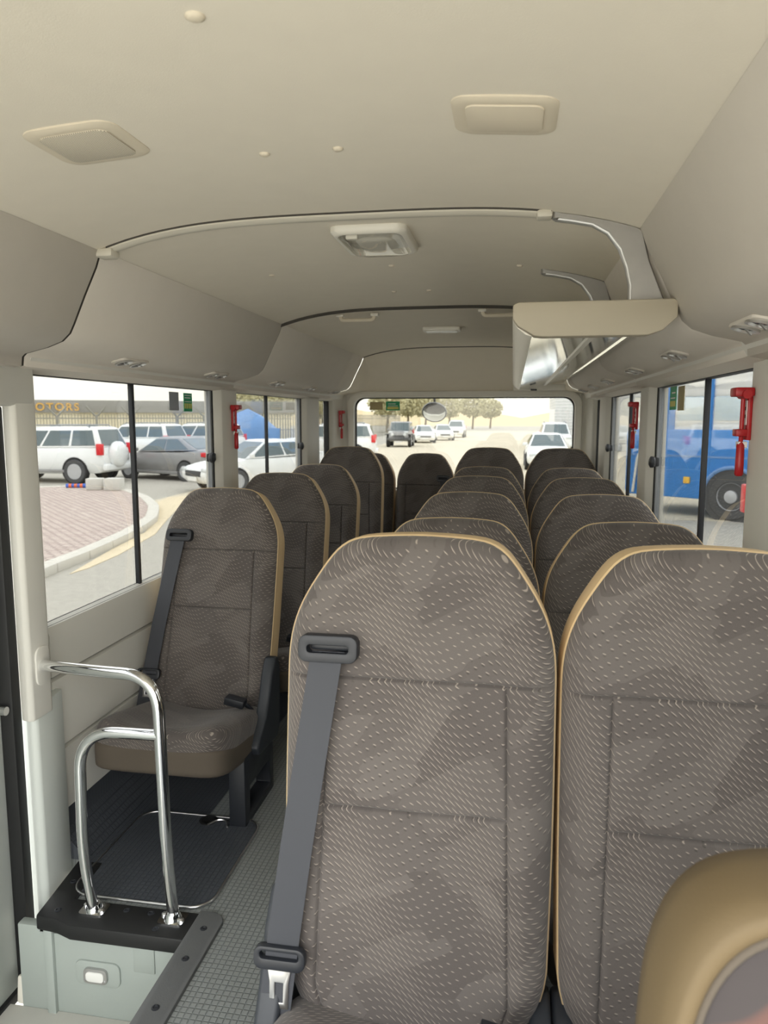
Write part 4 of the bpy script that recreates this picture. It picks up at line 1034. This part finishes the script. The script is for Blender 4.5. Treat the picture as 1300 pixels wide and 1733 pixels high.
# ---- buildings
q = gp(160, 752)
BD = 62.0
u = ray(150, 700); u = Vector((u.x, u.y, 0)).normalized(); n90 = Vector((u.y, -u.x, 0))        # facade roughly across the view
bl = thing('showroom_building', 'long low cream showroom with grey fascia and gold letters behind the fence', 'building', (0, 0, GZ))
ang = math.atan2(n90.y, n90.x)
cen = CAM + u * BD
bl.location = (cen.x, cen.y, GZ); bl.rotation_euler = (0, 0, ang)
m = MB(); m.bb(-22, 16, 0, 9, 0, 2.55); m.build('wall', 'wall_cream', bl, bevel=.02)
m = MB(); m.bb(-22.3, 16.3, -.35, 9.3, 2.50, 3.45); m.build('fascia', 'roof_grey', bl, bevel=.03)
for i in range(14):
    m = MB(); m.bb(-21 + i * 2.6, -20.2 + i * 2.6, -.04, .05, 1.0, 1.6); m.build('window', 'car_glass', bl)
def letters(word, size, mat, parent, loc):
    cu = bpy.data.curves.new('lettering', 'FONT'); cu.body = word; cu.size = size; cu.extrude = .03; cu.align_x = 'RIGHT'; cu.space_character = 1.25; cu.offset = .02
    tmp = bpy.data.objects.new('lettering', cu); COL.objects.link(tmp)
    dg = bpy.context.evaluated_depsgraph_get(); me = bpy.data.meshes.new_from_object(tmp.evaluated_get(dg))
    bpy.data.objects.remove(tmp); me.materials.clear(); me.materials.append(MATS[mat])
    return link('lettering', me, parent, loc, (PI / 2, 0, 0))
lp = ray(134, 690); lp = CAM + lp * (BD - .4) / (lp.dot(u)); lpl = (lp - cen)
letters('MOTORS', .80, 'sign_gold', bl, (lpl.dot(n90), -.42, 2.66))
# fence of close bars and Y-topped posts
FD = 45.0
fe = thing('bar_fence', 'tall grey bar fence standing before the cream showroom', 'fence', (0, 0, GZ)); cf = CAM + u * FD; fe.location = (cf.x, cf.y, GZ); fe.rotation_euler = (0, 0, ang)
m = MB()
for i in range(150):
    x = -14 + i * .16; m.box((x, 0, 1.15), (.035, .035, 2.3))
o = m.build('bars', 'fence_grey', fe, smooth=0); o['kind'] = 'stuff'
m = MB(); m.bb(-14, 10, -.03, .03, .3, .36); m.bb(-14, 10, -.03, .03, 2.05, 2.11); m.build('rails', 'fence_grey', fe)
for i, px_ in enumerate((96, 163, 222, 300, 345)):
    r_ = ray(px_, 700); r_ = CAM + r_ * ((FD - 1.5) / r_.dot(u))
    po = thing('fence_post', 'pale Y-topped concrete post along the bar fence', 'post', (r_.x, r_.y, GZ), ang, 'Y-topped fence posts')
    m = MB(); m.bb(-.07, .07, -.07, .07, 0, 2.2); m.build('shaft', 'fence_grey', po, bevel=.01)
    for s in (-1, 1):
        m = MB(); m.tube([(0, 0, 2.15), (s * .5, 0, 2.72)], .05, 8); m.build('arm', 'fence_grey', po)
# far wall along the left of the road, shed, hills and trees
q = gp(950, 762)
sh = thing('pale_shed', 'white horizontally ribbed building beside the road behind the bus', 'building', (q.x - .45, q.y, GZ))
m = MB(); m.bb(0, 5.5, 0, 8, 0, 4.6); m.build('wall', 'corrugated', sh)
m = MB(); m.bb(-.1, 5.6, -.1, 8.1, 4.6, 4.9); m.build('roof_edge', 'roof_grey', sh)
bk_ = thing('far_building', 'cream block beyond the second blue truck', 'building', (11, 62, GZ))
m = MB(); m.bb(0, 14, 0, 20, 0, 6); m.build('wall', 'wall_cream', bk_)
for i in range(4):
    m = MB(); m.bb(-.05, .05, 2 + i * 4.5, 4 + i * 4.5, 2.5, 4.2); m.build('window', 'car_glass', bk_)
m = MB(); m.bb(-.3, 14.3, -.3, 20.3, 6, 6.3); m.build('roof', 'roof_grey', bk_)
ps = thing('ribbed_store', 'pale ribbed store wall behind the blue carrier truck', 'building', (11, 8, GZ))
m = MB(); m.bb(0, 6, 0, 44, 0, 5.2); m.build('wall', 'corrugated', ps)
m = MB(); m.bb(-.2, 6.2, -.2, 44.2, 5.2, 5.5); m.build('roof_edge', 'roof_grey', ps)
rings = []
for i in range(41):
    x = -170 + i * 7.5; h = 4.6 + 1.0 * math.sin(i * .55) + .8 * math.sin(i * 1.3 + 1) - (2.2 if i > 22 else 0)
    rings.append([(x, 190, GZ - .1), (x, 200, GZ + max(1.5, h)), (x, 215, GZ + max(1.5, h)), (x, 240, GZ - .1)])
m = MB(); m.loft(rings, False, False); struct(m.build('ground_ridge', 'hill', smooth=60), 'low sandy ridge on the horizon')
fe2 = thing('mesh_fence', 'pale mesh fence along the roadside behind the parked off-roader', 'fence', (-17, 46, GZ))
m = MB()
for i in range(90): m.box((i * .03, i * .55, 1.2), (.06, .06, 2.4))
for z in (.4, 1.2, 2.0, 2.35): m.add([(-.02, 0, z), (2.68, 49, z), (2.68, 49, z + .05), (-.02, 0, z + .05)], [(0, 1, 2, 3)])
o = m.build('bars', 'fence_grey', fe2, smooth=0); o['kind'] = 'stuff'
def tree(x, y, h, label):
    t_ = thing('roadside_tree', label, 'tree', (x, y, GZ), 0, 'dry trees along the far road')
    m = MB(); m.tube([(0, 0, 0), (.1, 0, h * .3), (0, .1, h * .6)], [.2, .15, .07], 8); m.build('trunk', 'bark', t_)
    m = MB()
    for k in range(1300):
        a, b, r = random.uniform(0, 2 * PI), random.uniform(-1, 1), random.uniform(.3, 1) ** .5
        c = Vector((math.cos(a) * math.sqrt(1 - b * b) * r * h * .42, math.sin(a) * math.sqrt(1 - b * b) * r * h * .42, h * .66 + b * r * h * .34))
        e1 = Vector((random.gauss(0, 1), random.gauss(0, 1), random.gauss(0, 1))).normalized(); e2 = e1.orthogonal().normalized(); s = random.uniform(.12, .26) * h * .22
        m.add([c - e1 * s, c + e2 * s * .6, c + e1 * s, c - e2 * s * .6], [(0, 1, 2, 3)])
    m.build('crown', 'leaf', t_, smooth=0)['kind'] = 'stuff'
for px_, d, h in ((690, 112, 7.0), (655, 106, 6.4), (720, 118, 6.8), (760, 130, 6.2), (800, 140, 6.5), (830, 150, 6), (410, 110, 6.0), (440, 120, 6.5), (480, 115, 6.2), (545, 120, 6.0)):
    r_ = ray(px_, 707); p = CAM + r_ * (d / r_.length); tree(p.x, p.y, h, 'dry olive-green tree on the far side of the yard')
